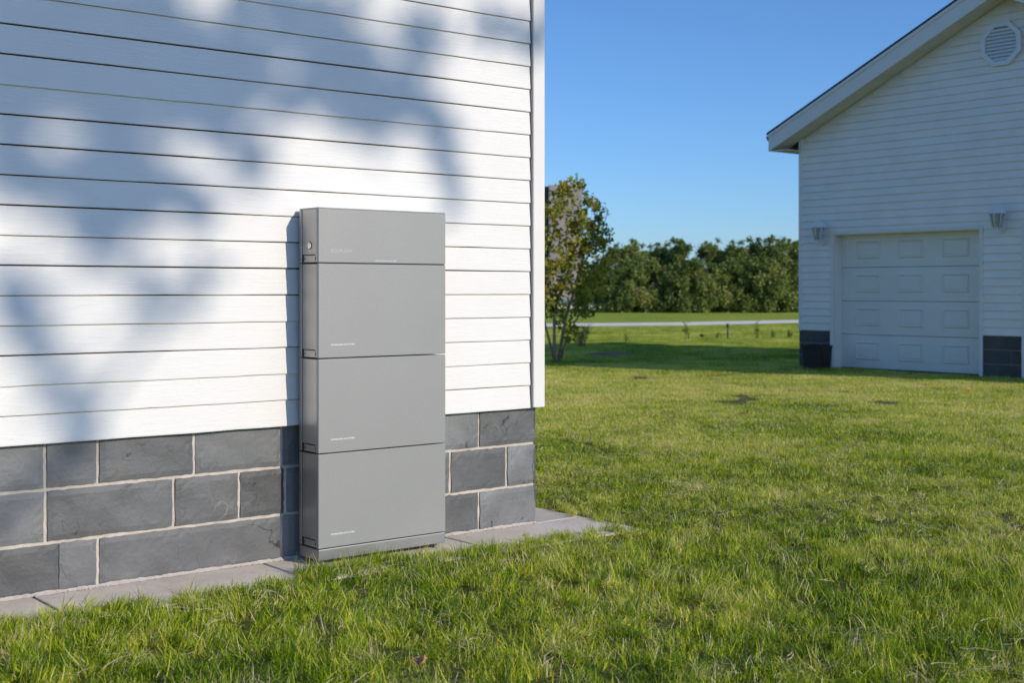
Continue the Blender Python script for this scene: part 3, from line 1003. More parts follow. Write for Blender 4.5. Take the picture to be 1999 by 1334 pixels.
def np_mesh(name, V, Fc, tone, mats):
    me = bpy.data.meshes.new(name)
    nv, nf, k = len(V), len(Fc), Fc.shape[1]
    me.vertices.add(nv); me.vertices.foreach_set('co', np.asarray(V, dtype=np.float32).ravel())
    me.loops.add(nf * k); me.loops.foreach_set('vertex_index', Fc.ravel().astype(np.int32))
    me.polygons.add(nf)
    me.polygons.foreach_set('loop_start', np.arange(0, nf * k, k, dtype=np.int32))
    me.polygons.foreach_set('loop_total', np.full(nf, k, dtype=np.int32))
    me.update(calc_edges=True)
    if tone is not None:
        at = me.attributes.new('tone', 'FLOAT', 'POINT'); at.data.foreach_set('value', np.asarray(tone, dtype=np.float32))
    if not isinstance(mats, (list, tuple)): mats = [mats]
    for m in mats: me.materials.append(m)
    me.validate()
    return me

# ------------------------------------------------------------------ young multi-stem tree
TY = 21.7
tx = (1087 - 1000) / FPX * TY
yt = empty('young_tree', (tx, TY, -0.02), 0, 'slender multi-stemmed young tree with green and yellowing leaves beside the house corner', 'tree')
def tp(px, py, dy=0.0):    # photograph point -> tree-local coordinates at depth TY+dy
    yy = TY + dy
    return Vector(((px - 1000) / FPX * yy - tx, dy, H + (567 - py) / FPX * yy + 0.02))
stems = [
    ([(1083, 706), (1083, 660), (1082, 615), (1090, 580), (1108, 540), (1124, 490), (1137, 445), (1150, 400)], 0.0, 0.030),
    ([(1091, 706), (1100, 650), (1107, 615), (1118, 575), (1130, 535), (1150, 500), (1158, 455), (1165, 415)], -0.15, 0.030),
    ([(1096, 700), (1107, 655), (1128, 622), (1143, 590), (1160, 555), (1176, 505), (1188, 470)], 0.2, 0.016),
    ([(1082, 615), (1072, 570), (1068, 520), (1080, 460), (1088, 410), (1100, 360)], 0.25, 0.018),
    ([(1083, 706), (1070, 650), (1055, 600), (1048, 540), (1050, 470), (1060, 410)], 0.1, 0.022),
    ([(1108, 540), (1106, 490), (1108, 440), (1112, 385), (1108, 345)], -0.2, 0.012),
    ([(1130, 535), (1146, 480), (1152, 440), (1160, 395)], -0.3, 0.010),
    ([(1150, 500), (1170, 470), (1182, 430), (1190, 410)], 0.1, 0.009),
]
bm = bmesh.new()
tips = []
for pts, dy, r0 in stems:
    P = [tp(x, y, dy * min(1, i / 3)) for i, (x, y) in enumerate(pts)]
    P = [p + Vector((random.uniform(-.012, .012), random.uniform(-.02, .02), 0)) if i else p for i, p in enumerate(P)]
    n = len(P)
    add_tube(bm, P, [r0 * (1 - 0.8 * i / (n - 1)) for i in range(n)], 8)
    for i in range(1, n):
        for q in range(5):
            t = random.random()
            a = P[i-1].lerp(P[i], t)
            if a.z < 0.85: continue
            d = Vector((random.uniform(-1, 1), random.uniform(-1, 1), random.uniform(0.2, 1.1))).normalized() * random.uniform(0.10, 0.30)
            b = a + d
            add_tube(bm, [a, a + d * 0.5 + Vector((0, 0, 0.01)), b], [0.006, 0.004, 0.002], 4, False)
            tips.append((a + d * 0.6, i / n)); tips.append((b, i / n))
bm_obj('trunk', bm, M['bark'], yt)
cs, rs, ct, tb = [], [], [], []
def inside(px, pz):   # crown outline in photograph pixels: half width by height
    prof = [(345, 4), (375, 36), (410, 62), (450, 76), (500, 78), (550, 70), (600, 56), (640, 34), (668, 12)]
    for (y0, w0), (y1, w1) in zip(prof[:-1], prof[1:]):
        if y0 <= pz <= y1: return abs(px - 1116) < w0 + (w1 - w0) * (pz - y0) / (y1 - y0)
    return False
for p_, k in tips:
    pxx = 1000 + FPX * (p_.x + tx) / (TY + p_.y); pyy = 567 - FPX * (p_.z - 0.02 - H) / (TY + p_.y)
    if not inside(pxx, pyy) : continue
    cs.append(tuple(p_)); rs.append(random.uniform(0.05, 0.115)); ct.append(random.randint(8, 17))
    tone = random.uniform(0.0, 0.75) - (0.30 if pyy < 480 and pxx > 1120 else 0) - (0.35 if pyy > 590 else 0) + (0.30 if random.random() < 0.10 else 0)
    tb.append(min(1, max(0, tone)))
for i in range(260):
    for _ in range(50):
        pxx, pyy = random.uniform(1040, 1200), random.uniform(350, 665)
        if inside(pxx, pyy): break
    p_ = tp(pxx, pyy, random.uniform(-0.55, 0.55))
    cs.append(tuple(p_)); rs.append(random.uniform(0.06, 0.13)); ct.append(random.randint(8, 18))
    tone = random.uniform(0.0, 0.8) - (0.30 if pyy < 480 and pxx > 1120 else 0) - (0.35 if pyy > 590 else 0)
    tb.append(min(1, max(0, tone)))
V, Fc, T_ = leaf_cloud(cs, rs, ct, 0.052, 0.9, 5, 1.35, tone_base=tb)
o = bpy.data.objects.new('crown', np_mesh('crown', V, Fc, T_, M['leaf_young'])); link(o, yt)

# ------------------------------------------------------------------ far trees
def far_tree_mesh(seed, h, w, nl, base=0.0):
    r = np.random.default_rng(seed)
    cs, rs, ct = [], [], []
    nlobe = nl
    for i in range(nlobe):
        t = (i + r.uniform(0, 1)) / nlobe
        z = base + (h - base) * (0.06 + 0.86 * t)
        rw = w * 0.5 * (math.sin(math.pi * min(1, 0.30 + 0.66 * t)) ** 0.7) * (1.0 if base == 0 else 1)
        a = r.uniform(0, 2 * math.pi); q = r.uniform(0.35, 1) ** 0.5
        lr = r.uniform(0.26, 0.48) * (1.15 - 0.5 * t) * w / 2.4
        cs.append((math.cos(a) * rw * q, math.sin(a) * rw * q, z)); rs.append(lr); ct.append(int(560 * (lr / 0.5) ** 2) + 60)
    for k in range(9):   # leaders sticking out of the top
        a = r.uniform(0, 2 * math.pi); q = r.uniform(0, 0.42) * w * 0.5
        cs.append((math.cos(a) * q, math.sin(a) * q, h * r.uniform(0.93, 1.06))); rs.append(r.uniform(0.10, 0.2)); ct.append(30)
        cs.append((math.cos(a) * q * 1.05, math.sin(a) * q, h * r.uniform(0.84, 0.95))); rs.append(r.uniform(0.16, 0.28)); ct.append(90)
    V, Fc, T = leaf_cloud(cs, rs, [int(c * 1.9) for c in ct], 0.088, 1.15, seed + 1, 1.7)
    return np_mesh('crown', V, Fc, T, M['leaf_far'])
def trunk_mesh(h, seed):
    r = random.Random(seed)
    bm = bmesh.new()
    add_tube(bm, [(0, 0, -0.1), (r.uniform(-.1, .1), 0, h * 0.4), (r.uniform(-.2, .2), r.uniform(-.1, .1), h * 0.9)], [0.09, 0.06, 0.015], 7)
    for k in range(5):
        a = r.uniform(0, 6.28); z = h * r.uniform(0.2, 0.6)
        add_tube(bm, [(0, 0, z), (math.cos(a)*0.35, math.sin(a)*0.35, z + 0.4), (math.cos(a)*0.7, math.sin(a)*0.7, z + 0.9)], [0.035, 0.022, 0.01], 5)
    me = bpy.data.meshes.new('trunk'); bm.to_mesh(me); bm.free(); me.materials.append(M['bark_dark'])
    return me
fm_front = [far_tree_mesh(40 + i, 2.7, 2.3, 30) for i in range(4)]
fm_back = [far_tree_mesh(60 + i, 4.1, 2.6, 34, 0.6) for i in range(4)]
tk = [trunk_mesh(3.2, i) for i in range(2)]
ordn = ['first', 'second', 'third', 'fourth', 'fifth', 'sixth', 'seventh', 'eighth', 'ninth', 'tenth', 'eleventh', 'twelfth']
# (photo px, height m) of the back row
back = [(1166, 3.0), (1200, 3.55), (1240, 3.95), (1288, 3.75), (1335, 4.05), (1388, 4.15), (1432, 3.85), (1478, 4.25), (1520, 4.3), (1562, 4.4)]
for i, (pxx, hh) in enumerate(back):
    yy = 76.5 + random.uniform(-1, 1)
    e = empty('far_tree', ((pxx - 1000) / FPX * yy, yy, -0.02), random.uniform(0, 6.28), f'tall dark tree, {ordn[i]} from the left in the far back row', 'tree', 'back row of the far tree line')
    hh = 3.85 + (hh - 3.85) * 0.55 if pxx > 1190 else hh * 0.94
    s = hh / 4.1
    for nm, me in (('crown', fm_back[i % 4]), ('trunk', tk[i % 2])):
        o = bpy.data.objects.new(nm, me); o.scale = (s * random.uniform(1.2, 1.4), s * 1.0, s); link(o, e)
front = [(1205, 2.3), (1238, 2.5), (1278, 2.9), (1315, 2.5), (1352, 2.8), (1395, 2.55), (1432, 2.9), (1470, 2.6), (1508, 2.75), (1545, 2.6)]
for i, (pxx, hh) in enumerate(front):
    yy = 73.3 + random.uniform(-0.8, 0.8)
    e = empty('far_shrub', ((pxx - 1000) / FPX * yy, yy, -0.02), random.uniform(0, 6.28), f'bushy olive shrub, {ordn[i]} from the left along the far trees', 'shrub', 'front row of the far tree line')
    s = hh / 2.7
    for nm, me in (('crown', fm_front[i % 4]), ('trunk', tk[(i + 1) % 2])):
        o = bpy.data.objects.new(nm, me); o.scale = (s * random.uniform(0.95, 1.2), s, s) if nm == 'crown' else (s*.7, s*.7, s*.7); link(o, e)

# ------------------------------------------------------------------ distant buildings
def at_px(px, y): return (px - 1000) / FPX * y
tw = empty('tower_block', (0, 110, 0), 0, 'plain grey-brown flat-topped building rising behind the young tree', 'building')
x0, x1 = at_px(1072, 110), at_px(1138, 110); zt = H + (567 - 361) / FPX * 110
tm = mat_plain('grey_render', (0.34, 0.30, 0.29), 0.9, 0, 0.12, 0.4, 0.3)
box('wall', x0, x1, 0, 8, 0, zt, tm, tw, 0.03)
box('side_wing', x0 - 6, x0 - 0.01, 0.8, 8, 0, zt - 0.05, mat_plain('dark_render', (0.10, 0.095, 0.11), 0.9, 0, 0.1, 0.4), tw, 0.03)
box('parapet', x0 + 0.05, x1 - 0.05, -0.06, 0.0, zt - 0.5, zt - 0.3, tm, tw, 0.01)
sh = empty('low_shed', (0, 88, 0), 0, 'long low white shed with a blue-grey roof left of the far trees', 'shed')
x0, x1 = at_px(1060, 88), at_px(1212, 88)
box('wall', x0, x1, 0, 4, 0, 0.42 - 0.12, mat_plain('shed_white', (0.72, 0.68, 0.62), 0.8), sh)
box('roof', x0 - 0.1, x1 + 0.1, -0.15, 4.15, 0.30, 0.58, mat_plain('shed_blue_roof', (0.20, 0.32, 0.36), 0.5), sh, 0.03)

# ------------------------------------------------------------------ field objects
# thin marker post
yy = 33.0
e = empty('marker_post', (at_px(1421, yy), yy, -0.03), 0, 'thin blue-grey marker post standing alone in the green field', 'post')
bm = bmesh.new(); add_tube(bm, [(0, 0, 0), (0, 0, 0.42)], 0.022, 10)
bm_obj('shaft', bm, mat_plain('blue_grey_post', (0.05, 0.08, 0.10), 0.6), e)
bm = bmesh.new(); add_tube(bm, [(0, 0, 0.33), (0, 0, 0.42)], 0.034, 10)
bm_obj('cap', bm, mat_plain('blue_grey_cap', (0.04, 0.07, 0.11), 0.6), e)
# bare twiggy shrub
yy = 29.5
def twig_bush(name, px, yy, h, n, label, cat, mat, spread=0.5, leafy=0, seed=1):
    r = random.Random(seed)
    bm = bmesh.new(); cs = []
    for i in range(n):
        a = r.uniform(0, 6.28); q = r.uniform(0.2, 1) * spread
        hh = h * r.uniform(0.5, 1)
        p0 = Vector((r.uniform(-.08, .08), r.uniform(-.08, .08), 0)); p2 = Vector((math.cos(a)*q*h, math.sin(a)*q*h, hh)); p1 = p0.lerp(p2, 0.5) + Vector((0, 0, hh * 0.12))
        add_tube(bm, [p0, p1, p2], [0.009, 0.006, 0.003], 4, False)
        for k in range(3):
            c = p0.lerp(p2, r.uniform(0.35, 0.9)); d = Vector((r.uniform(-1, 1), r.uniform(-1, 1), r.uniform(0.2, 1))) * 0.12 * h
            add_tube(bm, [c, c + d], [0.005, 0.002], 3, False); cs.append(tuple(c + d))
    e = empty(name, (at_px(px, yy), yy, -0.03), 0, label, cat)
    bm_obj('twigs', bm, M['twig'] if not leafy else M['weed_stem'], e)
    V, Fc, T = leaf_cloud(cs, [0.05 * h + 0.02] * len(cs), [leafy if leafy else 2] * len(cs), 0.03, 1, seed, 1.8)
    link(bpy.data.objects.new('leaves', np_mesh('leaves', V, Fc, T, mat)), e)
    return e
M['leaf_brown'] = leaf_mat('brown_leaves', [(0.2, (0.10, 0.06, 0.035)), (0.8, (0.20, 0.12, 0.06))], 0.2)
M['leaf_weed'] = leaf_mat('weed_leaves', [(0.2, (0.12, 0.22, 0.03)), (0.8, (0.26, 0.34, 0.06))], 0.3)
M['weed_stem'] = mat_plain('weed_stems', (0.12, 0.14, 0.05), 0.8)
twig_bush('dry_shrub', 1136, 28.5, 0.55, 20, 'bare brown twiggy shrub beside the young tree', 'shrub', M['leaf_brown'], 0.45, 0, 3)
twig_bush('weed', 1224, 30.5, 0.34, 4, 'spindly weed in the field nearest the young tree', 'weed', M['leaf_weed'], 0.14, 2, 4)
twig_bush('weed', 1341, 32.5, 0.50, 6, 'tallest weed standing at the shadow edge left of the marker post', 'weed', M['leaf_weed'], 0.10, 4, 5)
twig_bush('weed', 1371, 33.5, 0.20, 5, 'low weed between the tallest weed and the marker post', 'weed', M['leaf_weed'], 0.3, 3, 6)
twig_bush('weed', 1403, 33.0, 0.22, 5, 'low weed right beside the marker post', 'weed', M['leaf_weed'], 0.3, 3, 7)
twig_bush('weed', 1479, 33.0, 0.48, 6, 'tall weed right of the marker post', 'weed', M['leaf_weed'], 0.12, 4, 8)
twig_bush('weed', 1510, 33.6, 0.24, 5, 'weed halfway between the tall weed and the garage', 'weed', M['leaf_weed'], 0.25, 4, 9)
twig_bush('weed', 1543, 33.6, 0.30, 7, 'bushy weed closest to the garage corner', 'weed', M['leaf_weed'], 0.25, 5, 10)
# dirt mound
bm = bmesh.new()
bmesh.ops.create_icosphere(bm, subdivisions=4, radius=1.0)
for v in bm.verts:
    d = 1 + 0.10 * math.sin(v.co.x * 7 + 1) * math.sin(v.co.y * 6) + random.uniform(-0.03, 0.03)
    v.co = Vector((v.co.x * 0.5 * d, v.co.y * 0.7 * d, v.co.z * 0.10 * d))
o = bm_obj('dirt_mound', bm, mat_plain('brown_soil', (0.26, 0.17, 0.09), 0.95, 0, 0.35, 9, 0.8), None, True)
o.location = (at_px(1192, 24.6), 24.6, -0.03)
tag(o, 'low mound of brown soil in the shaded grass near the young tree', 'mound')

# ------------------------------------------------------------------ the big tree out of frame whose crown dapples the wall
blobs = [ # photo px, py, radius px, density
 (20,30,75,1.0),(110,20,75,1.0),(200,40,80,1.0),(290,20,60,.9),(40,120,80,1.0),(140,130,80,1.0),(240,130,75,1.0),(320,110,60,.95),(330,180,65,.95),
 (10,215,42,1.0),(215,205,48,1.0),(270,225,45,.95),(20,300,42,.95),(225,300,42,.95),(235,370,60,.95),(160,365,50,.9),(300,395,45,.85),(60,350,40,.85),
 (200,440,42,.95),(195,490,30,.8),(375,400,38,.6),(345,360,35,.7),(270,345,40,.9),
 (400,130,55,.9),(430,190,55,.85),(470,100,50,.7),(470,30,42,.75),(540,20,45,.8),(510,160,50,.8),(560,190,42,.75),(430,250,35,.75),(490,300,40,.75),(480,345,30,.6),
 (590,40,45,.75),(640,60,50,.85),(640,140,50,.75),(690,100,50,.85),(720,170,50,.8),(620,185,40,.8),(680,215,42,.9),(740,215,48,.9),(790,190,45,.7),(800,120,45,.7),(780,40,35,.4),(840,60,35,.7),(835,105,30,.5),(690,15,40,.5),
 (830,235,35,.6),(860,270,32,.75),(870,320,30,.7),(880,370,26,.45),(885,410,24,.3),
 (960,35,35,.35),(1010,60,40,.45),(1052,80,22,.8),
 (290,540,22,.55),(300,590,28,.55),(310,640,26,.4),(390,545,35,.35),(360,580,30,.35),
 (10,560,32,.8),(40,610,34,.85),(60,660,34,.85),(90,710,34,.85),(125,765,36,.8),(165,820,34,.75),(150,880,34,.6),(60,560,20,.4),
 (70,70,60,1),(160,70,60,1),(240,70,60,1),(95,150,42,1),(190,40,50,1),(250,40,50,1),(300,140,45,.9),(40,40,60,1),(42,225,36,.95),(30,345,36,.9),(185,335,34,.9),(188,215,36,.95),(85,345,34,.85),(180,120,60,1),(300,60,50,.9),(360,110,55,.9),(0,160,60,1),(10,90,60,1),(270,160,55,1),(360,210,45,.9),(400,190,45,.9),(250,415,38,.9),(190,400,38,.9),(200,340,45,.9),(0,320,40,.9),(450,150,50,.85),(550,60,40,.8),(660,140,50,.9),(700,200,45,.9),(620,120,40,.8),(770,215,40,.8),(820,200,35,.7),(850,230,30,.7),(60,380,30,.7),(150,320,30,.8),
]
TD = 21.0
leafA = 0.0062
big_c, big_r, big_n = [], [], []
wallpt = {}
for (bx_, by_, br, dn) in blobs:
    s = wall_s(bx_, 0.03); P = hw(s, 0.03, wall_z(bx_, by_, 0.03))
    rm = br * P.y / FPX * 1.3
    dist = TD + random.uniform(-2.0, 2.0)
    c = P + SUN * dist
    big_c.append(tuple(c)); big_r.append(rm)
    big_n.append(int(1.9 * -math.log(max(0.02, 1 - dn * 0.97)) * math.pi * rm * rm / (leafA * 0.42)) + 1)
# more crown beyond the picture, to the left and above
for i in range(60):
    s = random.uniform(-6.5, -3.1); z = random.uniform(0.9, 4.6)
    if i > 40: s = random.uniform(-3.2, 0.6); z = random.uniform(2.7, 4.3)
    P = hw(s, 0.03, z); c = P + SUN * (TD + random.uniform(-2.5, 2.5))
    rm = random.uniform(0.15, 0.26)
    big_c.append(tuple(c)); big_r.append(rm); big_n.append(int(1.6 * math.pi * rm * rm / (leafA * 0.42)))
tb_s = -4.0
B0 = hw(tb_s, 0.0, 0.0) + SUN * TD; B0.z = -0.03
V, Fc, T_ = leaf_cloud(big_c, big_r, big_n, 0.088, 1.0, 77, 1.6)
bt = empty('shade_tree', B0, 0, 'large broad-leaved tree out of view whose leaf shadows dapple the white wall', 'tree')
o = bpy.data.objects.new('crown', np_mesh('crown', V - np.array(B0), Fc, T_, M['leaf_big'])); link(o, bt)
bm = bmesh.new()
fork = Vector((0, 0, 5.6))
add_tube(bm, [(0, 0, -0.1), (0.02, 0.03, 2.0), (-0.03, 0.02, 3.8), fork], [0.24, 0.19, 0.16, 0.13], 12)
nodes = [(fork, 0.10)]
top = Vector((0, 0, 10.0)); add_tube(bm, [fork, (0.1, 0.1, 7.6), top], [0.11, 0.08, 0.04], 8); nodes += [(Vector((0.05, 0.05, 6.6)), 0.09), (Vector((0.1, 0.1, 7.6)), 0.08), (top, 0.04)]
order = sorted(range(len(big_c)), key=lambda i: (Vector(big_c[i]) - B0 - fork).length)
for i in order:
    c = Vector(big_c[i]) - B0
    best = min(nodes, key=lambda nd: (nd[0] - c).length + 0.15 * (nd[0] - fork).length)
    r1 = max(0.008, best[1] * 0.72)
    mid = best[0].lerp(c, 0.5) + Vector((0, 0, 0.05))
    add_tube(bm, [best[0], mid, c], [r1, r1 * 0.85, r1 * 0.65], 5, False)
    nodes.append((c, r1 * 0.65))
bm_obj('trunk', bm, M['bark_dark'], bt)

# ------------------------------------------------------------------ GRASS
def blades(n, rad, lmin, lmax, width, seed, lean=0.6, dry=0.06, flat=0.0):
    r = np.random.default_rng(seed)
    a = r.uniform(0, 2 * np.pi, n); q = rad * np.sqrt(r.uniform(0, 1, n))
    bx = np.cos(a) * q; by = np.sin(a) * q
    L = r.uniform(lmin, lmax, n) * (1 - 0.35 * q / rad)
    az = r.uniform(0, 2 * np.pi, n)
    ln = np.abs(r.normal(0, lean, n)) + 0.08
    w = width * r.uniform(0.6, 1.3, n)
    dx, dy = np.cos(az), np.sin(az)
    fa = az + np.pi / 2 + r.normal(0, 0.6, n)
    sx, sy = np.cos(fa), np.sin(fa)
    ts = [0.0, 0.4, 0.75, 1.0]
    pts = []
    for t in ts:
        ang = ln * (0.35 + 1.1 * t)
        hh = L * t * np.cos(np.minimum(ang, 1.45)) ; oo = L * t * np.sin(np.minimum(ang, 1.45))
        pts.append((bx + dx * oo, by + dy * oo, hh))
    ws = [1.0, 0.85, 0.55]
    V = []
    for k in range(3):
        x, y, z = pts[k]; ww = w * ws[k] * 0.5
        V.append(np.stack([x - sx * ww, y - sy * ww, z], 1)); V.append(np.stack([x + sx * ww, y + sy * ww, z], 1))
    V.append(np.stack(pts[3], 1)); V.append(np.stack([pts[3][0] + sx * w * 0.08, pts[3][1] + sy * w * 0.08, pts[3][2]], 1))
    V = np.stack(V, 1).reshape(-1, 3)
    b = np.arange(n)[:, None] * 8
    Fc = np.concatenate([b + np.array([[0, 1, 3, 2]]), b + np.array([[2, 3, 5, 4]]), b + np.array([[4, 5, 7, 6]])], 1).reshape(-1, 4)
    tn = r.uniform(0, 0.88, n)
    tn[r.uniform(0, 1, n) < dry] = 0.97
    return V, Fc, np.repeat(tn, 8)

def straws(n, rad, seed):
    """long pale runners lying on top of the turf, crooked"""
    r = np.random.default_rng(seed)
    Vs, Fs = [], []
    for i in range(n):
        m = 7
        L = r.uniform(0.04, 0.14); a = r.uniform(0, 2*np.pi); p = np.array([r.normal(0, rad), r.normal(0, rad), r.uniform(0.018, 0.05)])
        w = r.uniform(0.0012, 0.0026); cur = r.normal(0, 0.35); zz_ = r.uniform(-0.1, 0.35)
        for k in range(m):
            t = k / (m - 1)
            sx, sy = -math.sin(a), math.cos(a); ww = w * (1 - 0.6 * t)
            Vs += [p - np.array([sx, sy, 0.3]) * ww, p + np.array([sx, sy, 0.3]) * ww]
            if k:
                b = len(Vs) - 4; Fs.append((b, b + 1, b + 3, b + 2))
            a += cur * 0.3 + r.normal(0, 0.30)
            p = p + np.array([math.cos(a), math.sin(a), (zz_ * (1 - 1.6 * t)) + r.normal(0, 0.08)]) * L / m
            p[2] = max(p[2], 0.008)
    V = np.array(Vs); return V, np.array(Fs), np.full(len(V), 0.97)

def make_sources(name, meshes):
    c = bpy.data.collections.new(name)      # library of source tufts, only instanced by the lawn
    for i, me in enumerate(meshes):
        o = bpy.data.objects.new('%s_source' % name, me); c.objects.link(o)
    return c

def scatter(name, pts, scl, rot, src_idx, coll, label, cat, tilt=None):
    me = bpy.data.meshes.new(name)
    me.vertices.add(len(pts)); me.vertices.foreach_set('co', np.asarray(pts, dtype=np.float32).ravel())
    a = me.attributes.new('scl', 'FLOAT_VECTOR', 'POINT'); a.data.foreach_set('vector', np.asarray(scl, dtype=np.float32).ravel())
    a = me.attributes.new('rot', 'FLOAT_VECTOR', 'POINT'); a.data.foreach_set('vector', np.asarray(rot, dtype=np.float32).ravel())
    a = me.attributes.new('src', 'INT', 'POINT'); a.data.foreach_set('value', np.asarray(src_idx, dtype=np.int32))
    o = bpy.data.objects.new(name, me); link(o)
    ng = bpy.data.node_groups.new(name, 'GeometryNodeTree')
    ng.interface.new_socket('Geometry', in_out='INPUT', socket_type='NodeSocketGeometry')
    ng.interface.new_socket('Geometry', in_out='OUTPUT', socket_type='NodeSocketGeometry')
    N = ng.nodes; Lk = ng.links
    gi = N.new('NodeGroupInput'); go = N.new('NodeGroupOutput')
    ci = N.new('GeometryNodeCollectionInfo'); ci.inputs['Collection'].default_value = coll
    ci.inputs['Separate Children'].default_value = True; ci.inputs['Reset Children'].default_value = True
    ip = N.new('GeometryNodeInstanceOnPoints'); ip.inputs['Pick Instance'].default_value = True
    def named(n, dt):
        x = N.new('GeometryNodeInputNamedAttribute'); x.data_type = dt; x.inputs['Name'].default_value = n
        return x.outputs['Attribute']
    Lk.new(gi.outputs[0], ip.inputs['Points']); Lk.new(ci.outputs[0], ip.inputs['Instance'])
    Lk.new(named('src', 'INT'), ip.inputs['Instance Index'])
    Lk.new(named('rot', 'FLOAT_VECTOR'), ip.inputs['Rotation'])
    Lk.new(named('scl', 'FLOAT_VECTOR'), ip.inputs['Scale'])
    Lk.new(ip.outputs[0], go.inputs[0])
    md = o.modifiers.new('scatter', 'NODES'); md.node_group = ng
    return tag(o, label, cat, kind='stuff')

def vnoise(x, y, f, seed):
    r = np.random.default_rng(seed); v = 0
    for k in range(5):
        a = r.uniform(0, 2*np.pi); ff = f * r.uniform(0.6, 1.7)
        v = v + np.sin((x * math.cos(a) + y * math.sin(a)) * ff * 2 * np.pi + r.uniform(0, 6.3) + 1.3 * np.sin((x * math.sin(a) - y * math.cos(a)) * ff * 3.1 + r.uniform(0, 6)))
    return v / 5

def lawn_mask(x, y, margin):
    """margin: keep-out distance from slab / walls"""
    dx = x - C0.x; dy = y - C0.y
    s = dx * A2.x + dy * A2.y; n = dx * N2.x + dy * N2.y
    edge = 0.405 + margin + 0.03 * vnoise(s, n, 0.9, 5)
    e2 = 0.325 + margin + 0.02 * vnoise(s, n, 0.9, 6)
    inh = (n < edge) & (s < e2)
    gx_ = (x - G0.x) * U2.x + (y - G0.y) * U2.y; gy_ = (x - G0.x) * V2.x + (y - G0.y) * V2.y
    ing = (gx_ > -0.02 - margin) & (gx_ < GW + 0.02 + margin) & (gy_ > -0.03 - margin) & (gy_ < GD + margin)
    return ~(inh | ing)

tuft_meshes = []
for i in range(8):
    V, Fc, T_ = blades(105, 0.068, 0.03, 0.08 if i < 5 else 0.115, 0.0028, 200 + i, 0.55 if i < 5 else 0.8, 0.05 if i % 3 else 0.14)
    tuft_meshes.append(np_mesh('grass_tuft', V, Fc, T_, M['grass']))
tufts = make_sources('grass_tuft', tuft_meshes)
# near lawn: tufts
def sample_region(y0, y1, dens, mx0=1.3, mx1=1.2):
    xs_, ys_ = [], []
    nst = 40
    for k in range(nst):
        a = y0 + (y1 - y0) * k / nst; b = y0 + (y1 - y0) * (k + 1) / nst; m = 0.5 * (a + b)
        x0 = -0.395 * m - mx0; x1 = 0.395 * m + mx1
        n = int((x1 - x0) * (b - a) * (dens(m) if callable(dens) else dens))
        xs_.append(rng.uniform(x0, x1, n)); ys_.append(rng.uniform(a, b, n))
    return np.concatenate(xs_), np.concatenate(ys_)
x, y = sample_region(3.2, 13.5, lambda m: 210 if m < 8 else 210 * (1 - (m - 8) / 7))
k = lawn_mask(x, y, 0.0)
x, y = x[k], y[k]
gap = vnoise(x, y, 2.6, 23) * 0.6 + vnoise(x, y, 6.5, 24) * 0.4
e_ = np.maximum((x - C0.x) * N2.x + (y - C0.y) * N2.y - 0.405, (x - C0.x) * A2.x + (y - C0.y) * A2.y - 0.33)
k = (gap + rng.normal(0, 0.14, len(x)) > -0.30) | (e_ < 0.22)
x, y, gap = x[k], y[k], gap[k]
hn = vnoise(x, y, 0.45, 21) * 0.45 + vnoise(x, y, 1.6, 22) * 0.5 + gap * 0.95
dxs = (x - C0.x) * A2.x + (y - C0.y) * A2.y; dns = (x - C0.x) * N2.x + (y - C0.y) * N2.y
edge_d = np.maximum(dns - 0.405, dxs - 0.33)
yb = y + 0.35 * vnoise(x, y, 0.3, 61)
hb = np.where(yb < 5.9, 1.0, np.clip(1.0 - (yb - 5.9) * 0.5, 0.5, 1)) + 0.35 * np.exp(-((x - 2.6) / 1.6) ** 2 - ((y - 9.6) / 1.3) ** 2)
hb = hb * (1 + 0.45 * hn)
hb = hb * np.where(edge_d < 0.22, 0.85, 1.0)
sc = np.stack([rng.uniform(0.8, 1.2, len(x)), rng.uniform(0.8, 1.2, len(x)), np.clip(hb * rng.uniform(0.75, 1.25, len(x)), 0.3, 1.9)], 1)
rt = np.stack([rng.normal(0, 0.3, len(x)), rng.normal(0, 0.3, len(x)), rng.uniform(0, 6.28, len(x))], 1)
scatter('lawn_grass', np.stack([x, y, gz(x, y) - 0.002], 1), sc, rt, rng.integers(0, 8, len(x)), tufts,
        'fine green grass of the lawn in front of the house, tangled and uneven', 'grass')
# sparse tufts leaning over the slab edge
x, y = sample_region(4.2, 8.2, 150)
dx = x - C0.x; dy = y - C0.y
s_ = dx * A2.x + dy * A2.y; n_ = dx * N2.x + dy * N2.y
cn = vnoise(s_, n_, 0.8, 9)
k = (n_ > 0.355 + 0.06 * cn) & (n_ < 0.50) & (s_ < 0.36) | ((s_ > 0.27) & (s_ < 0.38) & (n_ > -0.5) & (n_ < 0.5))
x, y = x[k], y[k]
ex = rng.uniform(FS0 - 0.16, FS0 + 0.40, 45); en = rng.uniform(0.275, 0.42, 45) + 0.08 * np.abs(ex - FS0 - 0.15)
x = np.concatenate([x, C0.x + A2.x * ex + N2.x * en]); y = np.concatenate([y, C0.y + A2.y * ex + N2.y * en])
sc = np.stack([rng.uniform(0.45, 0.9, len(x)), rng.uniform(0.45, 0.9, len(x)), rng.uniform(0.5, 1.3, len(x))], 1)
rt = np.stack([rng.normal(0, 0.3, len(x)), rng.normal(0, 0.3, len(x)), rng.uniform(0, 6.28, len(x))], 1)
scatter('edge_grass', np.stack([x, y, np.full(len(x), -0.001)], 1), sc, rt, rng.integers(0, 8, len(x)), tufts,
        'loose tufts of grass creeping over the concrete edge', 'grass')
